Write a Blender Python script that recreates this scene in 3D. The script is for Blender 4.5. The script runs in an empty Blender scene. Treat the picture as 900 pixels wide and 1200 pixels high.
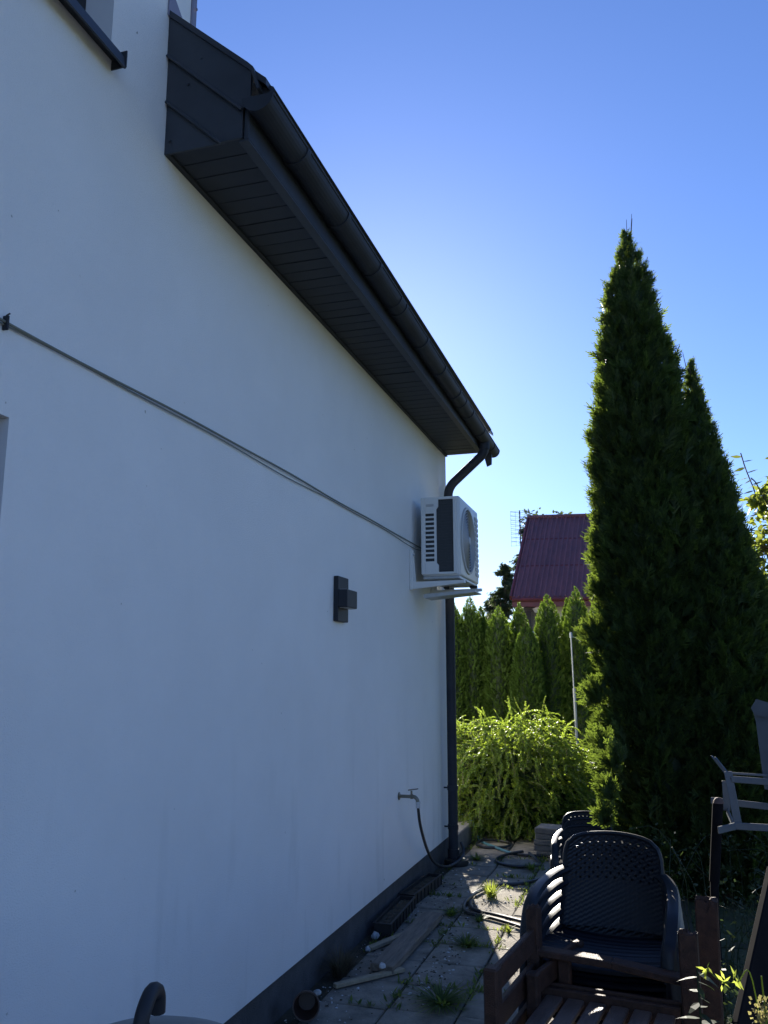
import bpy, bmesh, math, random
import numpy as np
from mathutils import Vector, Matrix, noise
R = math.radians
random.seed(4)
rng = np.random.default_rng(11)
S = bpy.context.scene
C = S.collection

# ------------------------------------------------------------------ camera, sky, sun, exposure
CAM = Vector((1.7335, 0.0, 1.6))
cd = bpy.data.cameras.new('camera')
cam = bpy.data.objects.new('camera', cd)
C.objects.link(cam)
cam.location = CAM
cam.rotation_euler = (R(90 + 10.86), 0, R(17.1))
cd.sensor_fit = 'HORIZONTAL'
cd.sensor_width = 36
cd.lens = 36 * 980 / 900
cd.clip_start = 0.05
cd.clip_end = 2000
S.camera = cam

SUN_EL, SUN_AZ = 21.8, 17.7          # degrees; azimuth is to the left of +Y
W = bpy.data.worlds.new('World')
S.world = W
W.use_nodes = True
nt = W.node_tree
bg = nt.nodes['Background']
sky = nt.nodes.new('ShaderNodeTexSky')
sky.sky_type = 'NISHITA'
sky.sun_disc = False
sky.sun_elevation = R(SUN_EL)
sky.sun_rotation = R(-SUN_AZ)
sky.air_density = 1.0
sky.dust_density = 0.16
sky.ozone_density = 6.0
tint = nt.nodes.new('ShaderNodeMix')            # the camera's cool white balance, on the whole sky evenly
tint.data_type = 'RGBA'
tint.blend_type = 'MULTIPLY'
tint.inputs[0].default_value = 1.0
tint.inputs[7].default_value = (0.96, 0.965, 1.18, 1)
nt.links.new(sky.outputs[0], tint.inputs[6])
nt.links.new(tint.outputs[2], bg.inputs[0])
bg.inputs[1].default_value = 0.055
sd = bpy.data.lights.new('sun', 'SUN')
sun = bpy.data.objects.new('sun', sd)
C.objects.link(sun)
sd.energy = 5.0
sd.angle = R(0.5)
sd.color = (1.0, 0.93, 0.82)
to_sun = Vector((-math.sin(R(SUN_AZ)) * math.cos(R(SUN_EL)), math.cos(R(SUN_AZ)) * math.cos(R(SUN_EL)), math.sin(R(SUN_EL))))
sun.rotation_euler = to_sun.to_track_quat('Z', 'Y').to_euler()
sun.location = (-8, 25, 12)
S.view_settings.view_transform = 'Standard'
S.view_settings.look = 'None'
S.view_settings.exposure = 1.58
S.view_settings.gamma = 1.0
try:
    S.cycles.max_bounces = 8
    S.cycles.transmission_bounces = 6
except Exception:
    pass

# ------------------------------------------------------------------ materials
def mat(name, col, rough=0.7, metal=0.0, var=0.25, nscale=6.0, stretch=(1, 1, 1), bump=0.0, bscale=60.0, col2=None, spec=0.5, coat=0.0):
    m = bpy.data.materials.new(name)
    m.use_nodes = True
    n, l = m.node_tree.nodes, m.node_tree.links
    p = n['Principled BSDF']
    p.inputs['Roughness'].default_value = rough
    p.inputs['Metallic'].default_value = metal
    p.inputs['Specular IOR Level'].default_value = spec
    p.inputs['Coat Weight'].default_value = coat
    tc = n.new('ShaderNodeTexCoord')
    mp = n.new('ShaderNodeMapping')
    mp.inputs['Scale'].default_value = stretch
    l.new(tc.outputs['Object'], mp.inputs[0])
    oi = n.new('ShaderNodeObjectInfo')
    ad = n.new('ShaderNodeVectorMath')
    ad.operation = 'ADD'
    mu = n.new('ShaderNodeMath')
    mu.operation = 'MULTIPLY'
    mu.inputs[1].default_value = 37.0
    l.new(oi.outputs['Random'], mu.inputs[0])
    l.new(mp.outputs[0], ad.inputs[0])
    l.new(mu.outputs[0], ad.inputs[1])
    nz = n.new('ShaderNodeTexNoise')
    nz.inputs['Scale'].default_value = nscale
    nz.inputs['Detail'].default_value = 8
    nz.inputs['Roughness'].default_value = 0.62
    l.new(ad.outputs[0], nz.inputs['Vector'])
    rp = n.new('ShaderNodeValToRGB')
    c2 = col2 or tuple(min(1, c * (1 + var)) for c in col)
    c1 = tuple(c * (1 - var) for c in col)
    rp.color_ramp.elements[0].position = 0.3
    rp.color_ramp.elements[1].position = 0.7
    rp.color_ramp.elements[0].color = (*c1, 1)
    rp.color_ramp.elements[1].color = (*c2, 1)
    l.new(nz.outputs['Fac'], rp.inputs[0])
    l.new(rp.outputs[0], p.inputs['Base Color'])
    mr = n.new('ShaderNodeMapRange')
    mr.inputs['To Min'].default_value = max(0.05, rough - 0.12)
    mr.inputs['To Max'].default_value = min(1, rough + 0.12)
    l.new(nz.outputs['Fac'], mr.inputs['Value'])
    l.new(mr.outputs[0], p.inputs['Roughness'])
    if bump:
        n2 = n.new('ShaderNodeTexNoise')
        n2.inputs['Scale'].default_value = bscale
        n2.inputs['Detail'].default_value = 6
        l.new(ad.outputs[0], n2.inputs['Vector'])
        bp = n.new('ShaderNodeBump')
        bp.inputs['Strength'].default_value = bump
        bp.inputs['Distance'].default_value = 0.01
        l.new(n2.outputs['Fac'], bp.inputs['Height'])
        l.new(bp.outputs[0], p.inputs['Normal'])
    return m

def leaf_mat(name, dark, light, trans, tfac=0.4, rough=0.55, gloss=0.25):
    m = bpy.data.materials.new(name)
    m.use_nodes = True
    n, l = m.node_tree.nodes, m.node_tree.links
    p = n['Principled BSDF']
    out = n['Material Output']
    g = n.new('ShaderNodeNewGeometry')
    tc = n.new('ShaderNodeTexCoord')
    nz = n.new('ShaderNodeTexNoise')
    nz.inputs['Scale'].default_value = 5.0
    nz.inputs['Detail'].default_value = 3
    l.new(tc.outputs['Object'], nz.inputs['Vector'])
    mx = n.new('ShaderNodeMix')
    mx.data_type = 'FLOAT'
    mx.inputs[0].default_value = 0.45
    l.new(g.outputs['Random Per Island'], mx.inputs[2])
    l.new(nz.outputs['Fac'], mx.inputs[3])
    rp = n.new('ShaderNodeValToRGB')
    rp.color_ramp.elements[0].position = 0.2
    rp.color_ramp.elements[1].position = 0.85
    rp.color_ramp.elements[0].color = (*dark, 1)
    rp.color_ramp.elements[1].color = (*light, 1)
    l.new(mx.outputs[0], rp.inputs[0])
    l.new(rp.outputs[0], p.inputs['Base Color'])
    p.inputs['Roughness'].default_value = rough
    p.inputs['Specular IOR Level'].default_value = gloss
    t = n.new('ShaderNodeBsdfTranslucent')
    hm = n.new('ShaderNodeHueSaturation')
    hm.inputs['Color'].default_value = (*trans, 1)
    mr = n.new('ShaderNodeMapRange')
    mr.inputs['To Min'].default_value = 0.65
    mr.inputs['To Max'].default_value = 1.25
    l.new(g.outputs['Random Per Island'], mr.inputs['Value'])
    l.new(mr.outputs[0], hm.inputs['Value'])
    l.new(hm.outputs[0], t.inputs['Color'])
    ms = n.new('ShaderNodeMixShader')
    ms.inputs[0].default_value = tfac
    l.new(p.outputs[0], ms.inputs[1])
    l.new(t.outputs[0], ms.inputs[2])
    l.new(ms.outputs[0], out.inputs['Surface'])
    return m

def wall_mat():
    m = mat('white_plaster', (0.84, 0.84, 0.82), 0.88, var=0.05, nscale=1.1, bump=0.5, bscale=300, spec=0.25)
    n, l = m.node_tree.nodes, m.node_tree.links
    p = n['Principled BSDF']
    base = p.inputs['Base Color'].links[0].from_socket
    geo = n.new('ShaderNodeNewGeometry')
    mp = n.new('ShaderNodeMapping')
    mp.inputs['Scale'].default_value = (3.0, 2.6, 0.5)
    l.new(geo.outputs['Position'], mp.inputs[0])
    st = n.new('ShaderNodeTexNoise')
    st.inputs['Scale'].default_value = 2.2
    st.inputs['Detail'].default_value = 7
    l.new(mp.outputs[0], st.inputs['Vector'])
    r1 = n.new('ShaderNodeValToRGB')
    r1.color_ramp.elements[0].position = 0.56
    r1.color_ramp.elements[1].position = 0.78
    l.new(st.outputs['Fac'], r1.inputs[0])
    sp = n.new('ShaderNodeSeparateXYZ')
    l.new(geo.outputs['Position'], sp.inputs[0])
    low = n.new('ShaderNodeMapRange')                      # splash-back dirt near the plinth
    low.inputs['From Min'].default_value = 1.5
    low.inputs['From Max'].default_value = 0.2
    low.inputs['To Min'].default_value = 0.0
    low.inputs['To Max'].default_value = 0.42
    l.new(sp.outputs['Z'], low.inputs['Value'])
    mu = n.new('ShaderNodeMath')
    mu.operation = 'MULTIPLY'
    l.new(r1.outputs[0], mu.inputs[0])
    l.new(low.outputs[0], mu.inputs[1])
    spk = n.new('ShaderNodeTexNoise')
    spk.inputs['Scale'].default_value = 26
    spk.inputs['Detail'].default_value = 2
    l.new(geo.outputs['Position'], spk.inputs['Vector'])
    r2 = n.new('ShaderNodeValToRGB')
    r2.color_ramp.elements[0].position = 0.765
    r2.color_ramp.elements[1].position = 0.80
    l.new(spk.outputs['Fac'], r2.inputs[0])
    mx2 = n.new('ShaderNodeMath')
    mx2.operation = 'MAXIMUM'
    l.new(mu.outputs[0], mx2.inputs[0])
    l.new(r2.outputs[0], mx2.inputs[1])
    mx = n.new('ShaderNodeMix')
    mx.data_type = 'RGBA'
    l.new(mx2.outputs[0], mx.inputs[0])
    l.new(base, mx.inputs[6])
    mx.inputs[7].default_value = (0.42, 0.42, 0.38, 1)
    l.new(mx.outputs[2], p.inputs['Base Color'])
    return m

M = {}
M['plaster'] = wall_mat()
M['reveal'] = mat('reveal_plaster', (0.66, 0.66, 0.66), 0.85, var=0.03, bump=0.15, bscale=300)
M['plinth'] = mat('plinth_plaster', (0.085, 0.085, 0.088), 0.9, var=0.3, nscale=9, bump=0.8, bscale=180)
M['anthracite'] = mat('anthracite_metal', (0.030, 0.034, 0.042), 0.5, 0.0, var=0.3, nscale=5, bump=0.05, bscale=6)
M['soffit'] = mat('soffit_vinyl', (0.034, 0.038, 0.046), 0.6, var=0.2, nscale=4, spec=0.3)
M['gutter'] = mat('gutter_steel', (0.030, 0.034, 0.042), 0.6, 0.0, var=0.25, nscale=5, spec=0.25)
M['pvcgrey'] = mat('grey_trim', (0.22, 0.21, 0.27), 0.5, var=0.08)
M['rooftile'] = mat('roof_sheet', (0.03, 0.033, 0.04), 0.5, 0.1, var=0.2)
M['glass'] = mat('window_glass', (0.015, 0.018, 0.022), 0.06, var=0.05, spec=0.9)
M['ac'] = mat('ac_enamel', (0.66, 0.66, 0.63), 0.42, var=0.05, nscale=5)
M['acdark'] = mat('ac_coil', (0.05, 0.053, 0.055), 0.6, 0.3, var=0.2, nscale=20, stretch=(1, 1, 8))
M['acgrille'] = mat('ac_grille', (0.42, 0.42, 0.41), 0.5, var=0.05)
M['galv'] = mat('galvanised', (0.45, 0.46, 0.46), 0.45, 0.5, var=0.15, nscale=14)
M['cable'] = mat('cable_sheath', (0.17, 0.18, 0.15), 0.6, var=0.15, nscale=4)
M['lamp'] = mat('lamp_black', (0.022, 0.024, 0.029), 0.55, spec=0.3, var=0.1)
M['brass'] = mat('tap_brass', (0.22, 0.2, 0.15), 0.4, 0.7, var=0.2, nscale=30)
M['hose'] = mat('hose_black', (0.022, 0.024, 0.026), 0.4, var=0.2, nscale=20)
M['teal'] = mat('hose_sky_sheen', (0.09, 0.22, 0.27), 0.4, var=0.15, nscale=10)  # teal stands in for sky reflected on the dark hose
M['paver'] = mat('concrete_paver', (0.25, 0.225, 0.185), 0.95, var=0.42, nscale=7, spec=0.2, bump=0.7, bscale=90)
M['bounce_slab'] = mat('bounce_concrete', (0.45, 0.44, 0.42), 0.9, var=0.15, nscale=3, bump=0.4, bscale=80)
M['bed'] = mat('joint_sand', (0.06, 0.055, 0.035), 1.0, var=0.4, nscale=14, bump=0.8, bscale=120)
M['soil'] = mat('soil', (0.07, 0.065, 0.038), 1.0, var=0.45, nscale=3, bump=1.0, bscale=40, col2=(0.08, 0.115, 0.035))
M['block'] = mat('concrete_block', (0.19, 0.18, 0.165), 0.92, var=0.25, nscale=12, bump=0.6, bscale=120)
M['oldwood'] = mat('weathered_wood', (0.19, 0.155, 0.12), 0.85, var=0.4, nscale=5, stretch=(12, 1.2, 12), bump=0.6, bscale=30)
M['palewood'] = mat('pale_batten', (0.34, 0.28, 0.19), 0.8, var=0.25, nscale=6, stretch=(8, 8, 8), bump=0.3, bscale=40)
M['brown'] = mat('brown_stain', (0.060, 0.028, 0.017), 0.55, spec=0.3, var=0.45, nscale=7, stretch=(4, 4, 4), bump=0.5, bscale=60)
M['seatwood'] = mat('skylit_brown_stain', (0.13, 0.082, 0.06), 0.42, var=0.4, nscale=7, stretch=(4, 1, 4), bump=0.4, bscale=60)  # paler than the brown stain: sky reflection on the slats put into the colour
M['blackplastic'] = mat('black_plastic', (0.007, 0.008, 0.012), 0.40, var=0.2, nscale=8, bump=0.06, bscale=200, spec=0.3)
M['rimplastic'] = mat('rim_black_plastic', (0.010, 0.011, 0.014), 0.42, var=0.3, nscale=9, bump=0.05, bscale=200, spec=0.4)  # rims and armrests: slightly paler, more specular than the black plastic
M['tray'] = mat('tray_plastic', (0.018, 0.018, 0.018), 0.5, var=0.2, nscale=12)
M['pot'] = mat('pot_plastic', (0.05, 0.028, 0.022), 0.55, var=0.25)
M['litter'] = mat('litter', (0.07, 0.055, 0.035), 1.0, var=0.4, nscale=30)
M['chip'] = mat('pale_chip', (0.5, 0.5, 0.49), 0.9, var=0.2, nscale=30)
M['greymetal'] = mat('grey_paint', (0.10, 0.112, 0.125), 0.55, 0.0, var=0.15, nscale=12)
M['greypanel'] = mat('grey_panel', (0.07, 0.08, 0.09), 0.65, var=0.2, nscale=8)
M['darkpost'] = mat('dark_post', (0.010, 0.009, 0.010), 0.9, spec=0.06, var=0.3, nscale=10)
M['postend'] = mat('post_end', (0.12, 0.07, 0.055), 0.8, var=0.25, nscale=20)
M['bbq'] = mat('bbq_enamel', (0.11, 0.13, 0.14), 0.35, 0.2, var=0.15)
M['bark'] = mat('bark', (0.09, 0.065, 0.045), 0.95, var=0.4, nscale=12, stretch=(1, 1, 0.2), bump=1.0, bscale=50)
M['twig'] = mat('twig', (0.13, 0.095, 0.06), 0.9, var=0.3, nscale=12)
M['redroof'] = mat('maroon_sheet', (0.185, 0.066, 0.072), 0.45, 0.0, var=0.3, nscale=2.2, stretch=(1, 1, 0.4), spec=0.6)
M['redtrim'] = mat('maroon_trim', (0.16, 0.03, 0.032), 0.5, var=0.2)
M['cream'] = mat('cream_render', (0.62, 0.56, 0.36), 0.9, var=0.08, nscale=2)
M['ironwork'] = mat('wrought_iron', (0.02, 0.02, 0.022), 0.5)
M['shade'] = mat('far_window', (0.03, 0.033, 0.04), 0.15, spec=0.8)
M['polemetal'] = mat('pole_metal', (0.34, 0.36, 0.35), 0.4, 0.4, var=0.1)
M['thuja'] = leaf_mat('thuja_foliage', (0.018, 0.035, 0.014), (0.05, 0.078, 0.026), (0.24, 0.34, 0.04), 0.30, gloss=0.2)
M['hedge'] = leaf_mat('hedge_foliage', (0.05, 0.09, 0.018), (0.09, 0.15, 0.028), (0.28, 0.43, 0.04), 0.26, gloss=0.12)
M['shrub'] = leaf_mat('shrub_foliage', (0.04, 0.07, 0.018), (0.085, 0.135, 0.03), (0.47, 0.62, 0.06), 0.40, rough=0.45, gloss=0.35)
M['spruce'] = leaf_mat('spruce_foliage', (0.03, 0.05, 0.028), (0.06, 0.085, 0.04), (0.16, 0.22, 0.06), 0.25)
M['broad'] = leaf_mat('broad_leaf', (0.03, 0.055, 0.015), (0.07, 0.11, 0.025), (0.50, 0.58, 0.09), 0.34, rough=0.4)
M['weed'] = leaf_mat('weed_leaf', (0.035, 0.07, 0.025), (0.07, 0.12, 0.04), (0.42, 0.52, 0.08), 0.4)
M['shaded_weed'] = leaf_mat('shaded_weed_leaf', (0.016, 0.03, 0.014), (0.035, 0.055, 0.024), (0.10, 0.15, 0.04), 0.2)  # dark copy of the weed leaf, deep shade put into its colour
M['grasstuft'] = leaf_mat('grass_blade', (0.06, 0.1, 0.02), (0.12, 0.17, 0.03), (0.55, 0.65, 0.1), 0.45)
M['dry'] = leaf_mat('dry_weed', (0.07, 0.06, 0.045), (0.14, 0.115, 0.08), (0.3, 0.26, 0.14), 0.25)
M['seed'] = leaf_mat('seed_head', (0.14, 0.12, 0.05), (0.25, 0.22, 0.10), (0.5, 0.45, 0.16), 0.35)

# ------------------------------------------------------------------ builders
def tag(o, label=None, cat=None, group=None, kind=None):
    if label: o['label'] = label
    if cat: o['category'] = cat
    if group: o['group'] = group
    if kind: o['kind'] = kind
    return o

def thing(name, label, cat, loc=(0, 0, 0), rz=0.0, group=None, rx=0.0):
    o = bpy.data.objects.new(name, None)
    o.empty_display_size = 0.1
    C.objects.link(o)
    o.location = loc
    o.rotation_euler = (rx, 0, rz)
    return tag(o, label, cat, group)

class MB:
    """collects solids, links them as one mesh object; coordinates are relative to the thing's base"""
    def __init__(s):
        s.bm = bmesh.new()
    def _add(s, t):
        me = bpy.data.meshes.new('tmp')
        t.to_mesh(me)
        t.free()
        s.bm.from_mesh(me)
        bpy.data.meshes.remove(me)
        return s
    def solid(s, mtx, bev=0.0, seg=1):
        t = bmesh.new()
        bmesh.ops.create_cube(t, size=1.0, matrix=mtx)
        if bev:
            bmesh.ops.bevel(t, geom=t.edges[:], offset=bev, segments=seg, affect='EDGES', profile=0.5)
        return s._add(t)
    def box(s, lo, hi, bev=0.0, seg=1):
        lo, hi = Vector(lo), Vector(hi)
        d = hi - lo
        return s.solid(Matrix.Translation((lo + hi) / 2) @ Matrix.Diagonal((abs(d.x), abs(d.y), abs(d.z), 1)), bev, seg)
    def beam(s, p, q, w, h, bev=0.0, up=(0, 0, 1), seg=1):
        p, q = Vector(p), Vector(q)
        d = q - p
        L = d.length
        y = d.normalized()
        u = Vector(up)
        x = y.cross(u)
        if x.length < 1e-4:
            x = y.cross(Vector((1, 0, 0)))
        x.normalize()
        z = x.cross(y)
        m = Matrix((x, y, z)).transposed().to_4x4()
        m.translation = (p + q) / 2
        return s.solid(m @ Matrix.Diagonal((w, L, h, 1)), bev, seg)
    def tube(s, pts, r, n=8, cap=True, flat=1.0):
        pts = [Vector(p) for p in pts]
        rs = r if isinstance(r, (list, tuple)) else [r] * len(pts)
        bm = s.bm
        prev = None
        rings = []
        for i, p in enumerate(pts):
            a = pts[max(i - 1, 0)]
            b = pts[min(i + 1, len(pts) - 1)]
            t = (b - a).normalized()
            if prev is None:
                x = t.cross(Vector((0, 0, 1)))
                if x.length < 1e-3:
                    x = Vector((1, 0, 0))
            else:
                x = prev - t * prev.dot(t)
            x.normalize()
            prev = x
            y = t.cross(x)
            rings.append([bm.verts.new(p + (x * math.cos(k * 2 * math.pi / n) + y * math.sin(k * 2 * math.pi / n) * flat) * rs[i]) for k in range(n)])
        for a, b in zip(rings, rings[1:]):
            for k in range(n):
                bm.faces.new((a[k], a[(k + 1) % n], b[(k + 1) % n], b[k]))
        if cap:
            bm.faces.new(rings[0][::-1])
            bm.faces.new(rings[-1])
        return s
    def lathe(s, prof, c, n=24, axis='z', cap=False):
        bm = s.bm
        rings = []
        for r, h in prof:
            ring = []
            for k in range(n):
                a = k * 2 * math.pi / n
                v = Vector((r * math.cos(a), r * math.sin(a), h))
                if axis == 'x': v = Vector((h, v.x, v.y))
                if axis == 'y': v = Vector((v.x, h, v.y))
                ring.append(bm.verts.new(Vector(c) + v))
            rings.append(ring)
        for a, b in zip(rings, rings[1:]):
            for k in range(n):
                bm.faces.new((a[k], a[(k + 1) % n], b[(k + 1) % n], b[k]))
        if cap:
            bm.faces.new(rings[0][::-1])
            bm.faces.new(rings[-1])
        return s
    def poly(s, pts):
        s.bm.faces.new([s.bm.verts.new(p) for p in pts])
        return s
    def prism(s, pts, off):
        """polygon extruded by vector off"""
        off = Vector(off)
        a = [s.bm.verts.new(Vector(p)) for p in pts]
        b = [s.bm.verts.new(Vector(p) + off) for p in pts]
        s.bm.faces.new(a[::-1])
        s.bm.faces.new(b)
        n = len(a)
        for k in range(n):
            s.bm.faces.new((a[k], a[(k + 1) % n], b[(k + 1) % n], b[k]))
        return s
    def build(s, name, m, parent=None, smooth=False, loc=None, kind=None):
        bmesh.ops.recalc_face_normals(s.bm, faces=s.bm.faces[:])
        me = bpy.data.meshes.new(name)
        if smooth:
            for f in s.bm.faces: f.smooth = True
            for e in s.bm.edges:
                if len(e.link_faces) == 2 and e.calc_face_angle(0) > R(40): e.smooth = False
        s.bm.to_mesh(me)
        s.bm.free()
        return link(name, me, m, parent, loc, kind)

def link(name, me, m, parent=None, loc=None, kind=None):
    me.materials.clear()
    me.materials.append(m)
    o = bpy.data.objects.new(name, me)
    C.objects.link(o)
    if parent: o.parent = parent
    if loc: o.location = loc
    if kind: o['kind'] = kind
    return o

def mesh_np(name, V, F, m, parent=None, loc=None, kind=None, smooth=False):
    """V (n,3), F (m,4) quads"""
    me = bpy.data.meshes.new(name)
    V = np.ascontiguousarray(V, dtype=np.float32)
    F = np.ascontiguousarray(F, dtype=np.int32)
    k = F.shape[1]
    me.vertices.add(len(V))
    me.vertices.foreach_set('co', V.ravel())
    me.loops.add(F.size)
    me.loops.foreach_set('vertex_index', F.ravel())
    me.polygons.add(len(F))
    me.polygons.foreach_set('loop_start', np.arange(0, F.size, k, dtype=np.int32))
    me.polygons.foreach_set('loop_total', np.full(len(F), k, dtype=np.int32))
    if smooth: me.polygons.foreach_set('use_smooth', np.ones(len(F), dtype=bool))
    me.update(calc_edges=True)
    return link(name, me, m, parent, loc, kind)

def nrm(a):
    return a / np.maximum(np.linalg.norm(a, axis=-1, keepdims=True), 1e-9)

def copy_tree(o, parent=None):
    c = o.copy()
    C.objects.link(c)
    if parent: c.parent = parent
    for ch in list(o.children): copy_tree(ch, c)
    return c

# a cloud of flat templates: template (q,4,2) quads in (along, across); mapped on P, D, B with scale
def cloud(P, D, B, L, T, curl=0.0):
    N = len(P)
    D = nrm(D)
    B = nrm(B - D * np.sum(B * D, -1, keepdims=True))
    Nn = np.cross(D, B)
    t = T.reshape(-1, 2)
    V = P[:, None, :] + L[:, None, None] * (t[None, :, 0:1] * D[:, None, :] + t[None, :, 1:2] * B[:, None, :] + curl * (t[None, :, 0:1] ** 2 + 1.5 * t[None, :, 1:2] ** 2) * Nn[:, None, :])
    F = np.arange(N * len(t)).reshape(-1, 4)
    return V.reshape(-1, 3), F

def fan_template(pairs=4, w=0.05, spread=0.5):
    q = [[(0, -w * .6), (0, w * .6), (1, w * .3), (1.0, -w * .3)]]
    for i in range(pairs):
        a = 0.15 + 0.7 * i / pairs
        ln = (0.42 - 0.28 * i / pairs) * random.uniform(.85, 1.15)
        for s in (-1, 1):
            dx, dy = math.cos(spread), math.sin(spread) * s
            px, py = -dy, dx
            b = a + random.uniform(-.03, .03)
            q.append([(b - px * w * .5, -py * w * .5), (b + px * w * .5, py * w * .5), (b + dx * ln + px * w * .25, dy * ln + py * w * .25), (b + dx * ln - px * w * .25, dy * ln - py * w * .25)])
    return np.array(q)
FAN = fan_template(4, 0.075, 0.62)
FAN_SMALL = fan_template(3, 0.12, 0.6)
LEAF = np.array([[(0, 0), (.45, .28), (1, 0), (.45, -.28)]])

def px_point(u, v, d):
    """a place in the garden d metres from the camera, given where the photograph shows it (900 x 1200)"""
    q = Vector(((u - 450), -(v - 600), -980.0))
    q = cam.rotation_euler.to_matrix() @ q
    k = d / math.hypot(q.x, q.y)
    return CAM + q * k
# ------------------------------------------------------------------ ground and paving
gr = MB()
gr.poly([(-300, -300, -.05), (300, -300, -.05), (300, 500, -.05), (-300, 500, -.05)])
tag(gr.build('ground', M['soil']), kind='structure')
pb = MB()
pb.box((-.02, -2.0, -.045), (1.93, 9.1, -.012))
paving = tag(pb.build('paving', M['bed']), kind='structure')
PS = 0.35
pm = []
for k in range(8):
    b = MB()
    hx = PS / 2 - .005
    b.box((-hx + random.uniform(0, .003), -hx + random.uniform(0, .003), -.03), (hx, hx, 0), bev=.006)
    bmesh.ops.recalc_face_normals(b.bm, faces=b.bm.faces[:])
    me = bpy.data.meshes.new('paver')
    b.bm.to_mesh(me)
    b.bm.free()
    pm.append(me)
for i in range(5):
    for j in range(26):
        o = link('paver', pm[random.randrange(8)], M['paver'], paving)
        o.location = (.09 + PS * (i + .5), .05 + PS * (j + .5), random.uniform(-.005, .003))
        o.rotation_euler = (random.gauss(0, .008), random.gauss(0, .008), random.gauss(0, .006) + random.randrange(4) * math.pi / 2)
b = MB()
b.box((1.94, -5.5, -.06), (6.5, 2.9, -.004))
tag(b.build('bounce_slab', M['bounce_slab']), kind='structure')  # unseen pale slab, added to bounce sunlight onto the house wall
# strip of cut pavers along the wall is sand and moss; the raised slab of the terrace behind the corner
tb = MB()
tb.box((-3.2, 7.665, -.04), (.03, 9.6, .165), bev=.01)
tag(tb.build('terrace', M['block']), kind='structure')

# ------------------------------------------------------------------ the white house
YE = 7.65
house = thing('house', 'white plastered house with dark metal eaves and grey plinth filling the left side', 'house', (0, 0, 0))
def sheet_with_openings(ys, zs, openings, depth):
    """front sheet at x = 0 with rectangular holes and their reveals"""
    f, rvs = MB(), []
    for a, b in zip(ys, ys[1:]):
        for c, d in zip(zs, zs[1:]):
            if any(a >= o[0] - 1e-6 and b <= o[1] + 1e-6 and c >= o[2] - 1e-6 and d <= o[3] + 1e-6 for o in openings): continue
            f.poly([(0, a, c), (0, b, c), (0, b, d), (0, a, d)])
    for (a, b, c, d) in openings:
        rv = MB()
        rvs.append(rv)
        rv.poly([(0, a, c), (-depth, a, c), (-depth, a, d), (0, a, d)])
        rv.poly([(0, b, c), (-depth, b, c), (-depth, b, d), (0, b, d)])
        rv.poly([(0, a, d), (-depth, a, d), (-depth, b, d), (0, b, d)])
        rv.poly([(0, a, c), (-depth, a, c), (-depth, b, c), (0, b, c)])
    return f, rvs
OP = [(0.75, 1.918, 0.95, 2.33), (0.95, 2.258, 3.79, 5.15)]
f, rvs = sheet_with_openings([-6, .75, .95, 1.918, 2.258, 2.775], [.187, .95, 2.33, 3.66, 3.79, 5.15, 6.6], OP, .19)
f.poly([(0, 2.775, .187), (0, YE, .187), (0, YE, 3.66), (0, 2.775, 3.66)])
f.poly([(0, YE, .187), (-8, YE, .187), (-8, YE, 3.66), (-4, YE, 7.45), (0, YE, 3.66)])          # gable end
f.poly([(0, 2.775, 3.66), (-8, 2.775, 3.66), (-8, 2.775, 6.6), (0, 2.775, 6.6)])
f.poly([(-8, -6, .187), (-8, YE, .187), (-8, YE, 3.66), (-8, -6, 3.66)])
f.poly([(-8, -6, 3.66), (-8, 2.775, 3.66), (-8, 2.775, 6.6), (-8, -6, 6.6)])
f.poly([(-8, -6, .187), (0, -6, .187), (0, -6, 6.6), (-8, -6, 6.6)])
f.poly([(-8, -6, 6.6), (0, -6, 6.6), (0, 2.775, 6.6), (-8, 2.775, 6.6)])
wall = f.build('wall', M['plaster'], house)
for rv in rvs: rv.build('window_reveal', M['reveal'], house)
b = MB()
b.box((-7.98, -5.98, -.04), (-.022, YE - .02, .187))
b.build('plinth', M['plinth'], house)
for k, (a, bb, c, d) in enumerate(OP):
    b = MB()
    for lo, hi in (((-.19, a, c), (-.12, a + .07, d)), ((-.19, bb - .07, c), (-.12, bb, d)), ((-.19, a + .07, d - .07), (-.12, bb - .07, d)), ((-.19, a + .07, c), (-.12, bb - .07, c + .07))):
        b.box(lo, hi, bev=.004)
    w = b.build('window', M['lamp'] if k else M['pvcgrey'], house)
    b = MB()
    b.box((-.17, a + .07, c + .07), (-.155, bb - .07, d - .07))
    b.build('pane', M['glass'], w)
    b = MB()
    y1 = bb + (.012 if k else .0)
    b.prism([(-.12, a - .05, c + .018), (.055, a - .05, c - .004), (.062, a - .05, c - .05), (.053, a - .05, c - .05), (.046, a - .05, c - .012), (-.12, a - .05, c + .006)], (0, y1 - a + .05, 0))
    if k: b.box((.0, y1 - .004, c - .046), (.064, y1, c + .02))
    b.build('sill', M['anthracite'], w)
# corner trim of the upper storey
b = MB()
b.box((-.03, 2.778, 4.2), (.008, 2.815, 6.6), bev=.004)
b.lathe([(0, .012), (.008, .014), (.006, .018), (0, .018)], (0, 2.797, 4.45), 8, 'x')
b.build('corner_trim', M['pvcgrey'], house)
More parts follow.
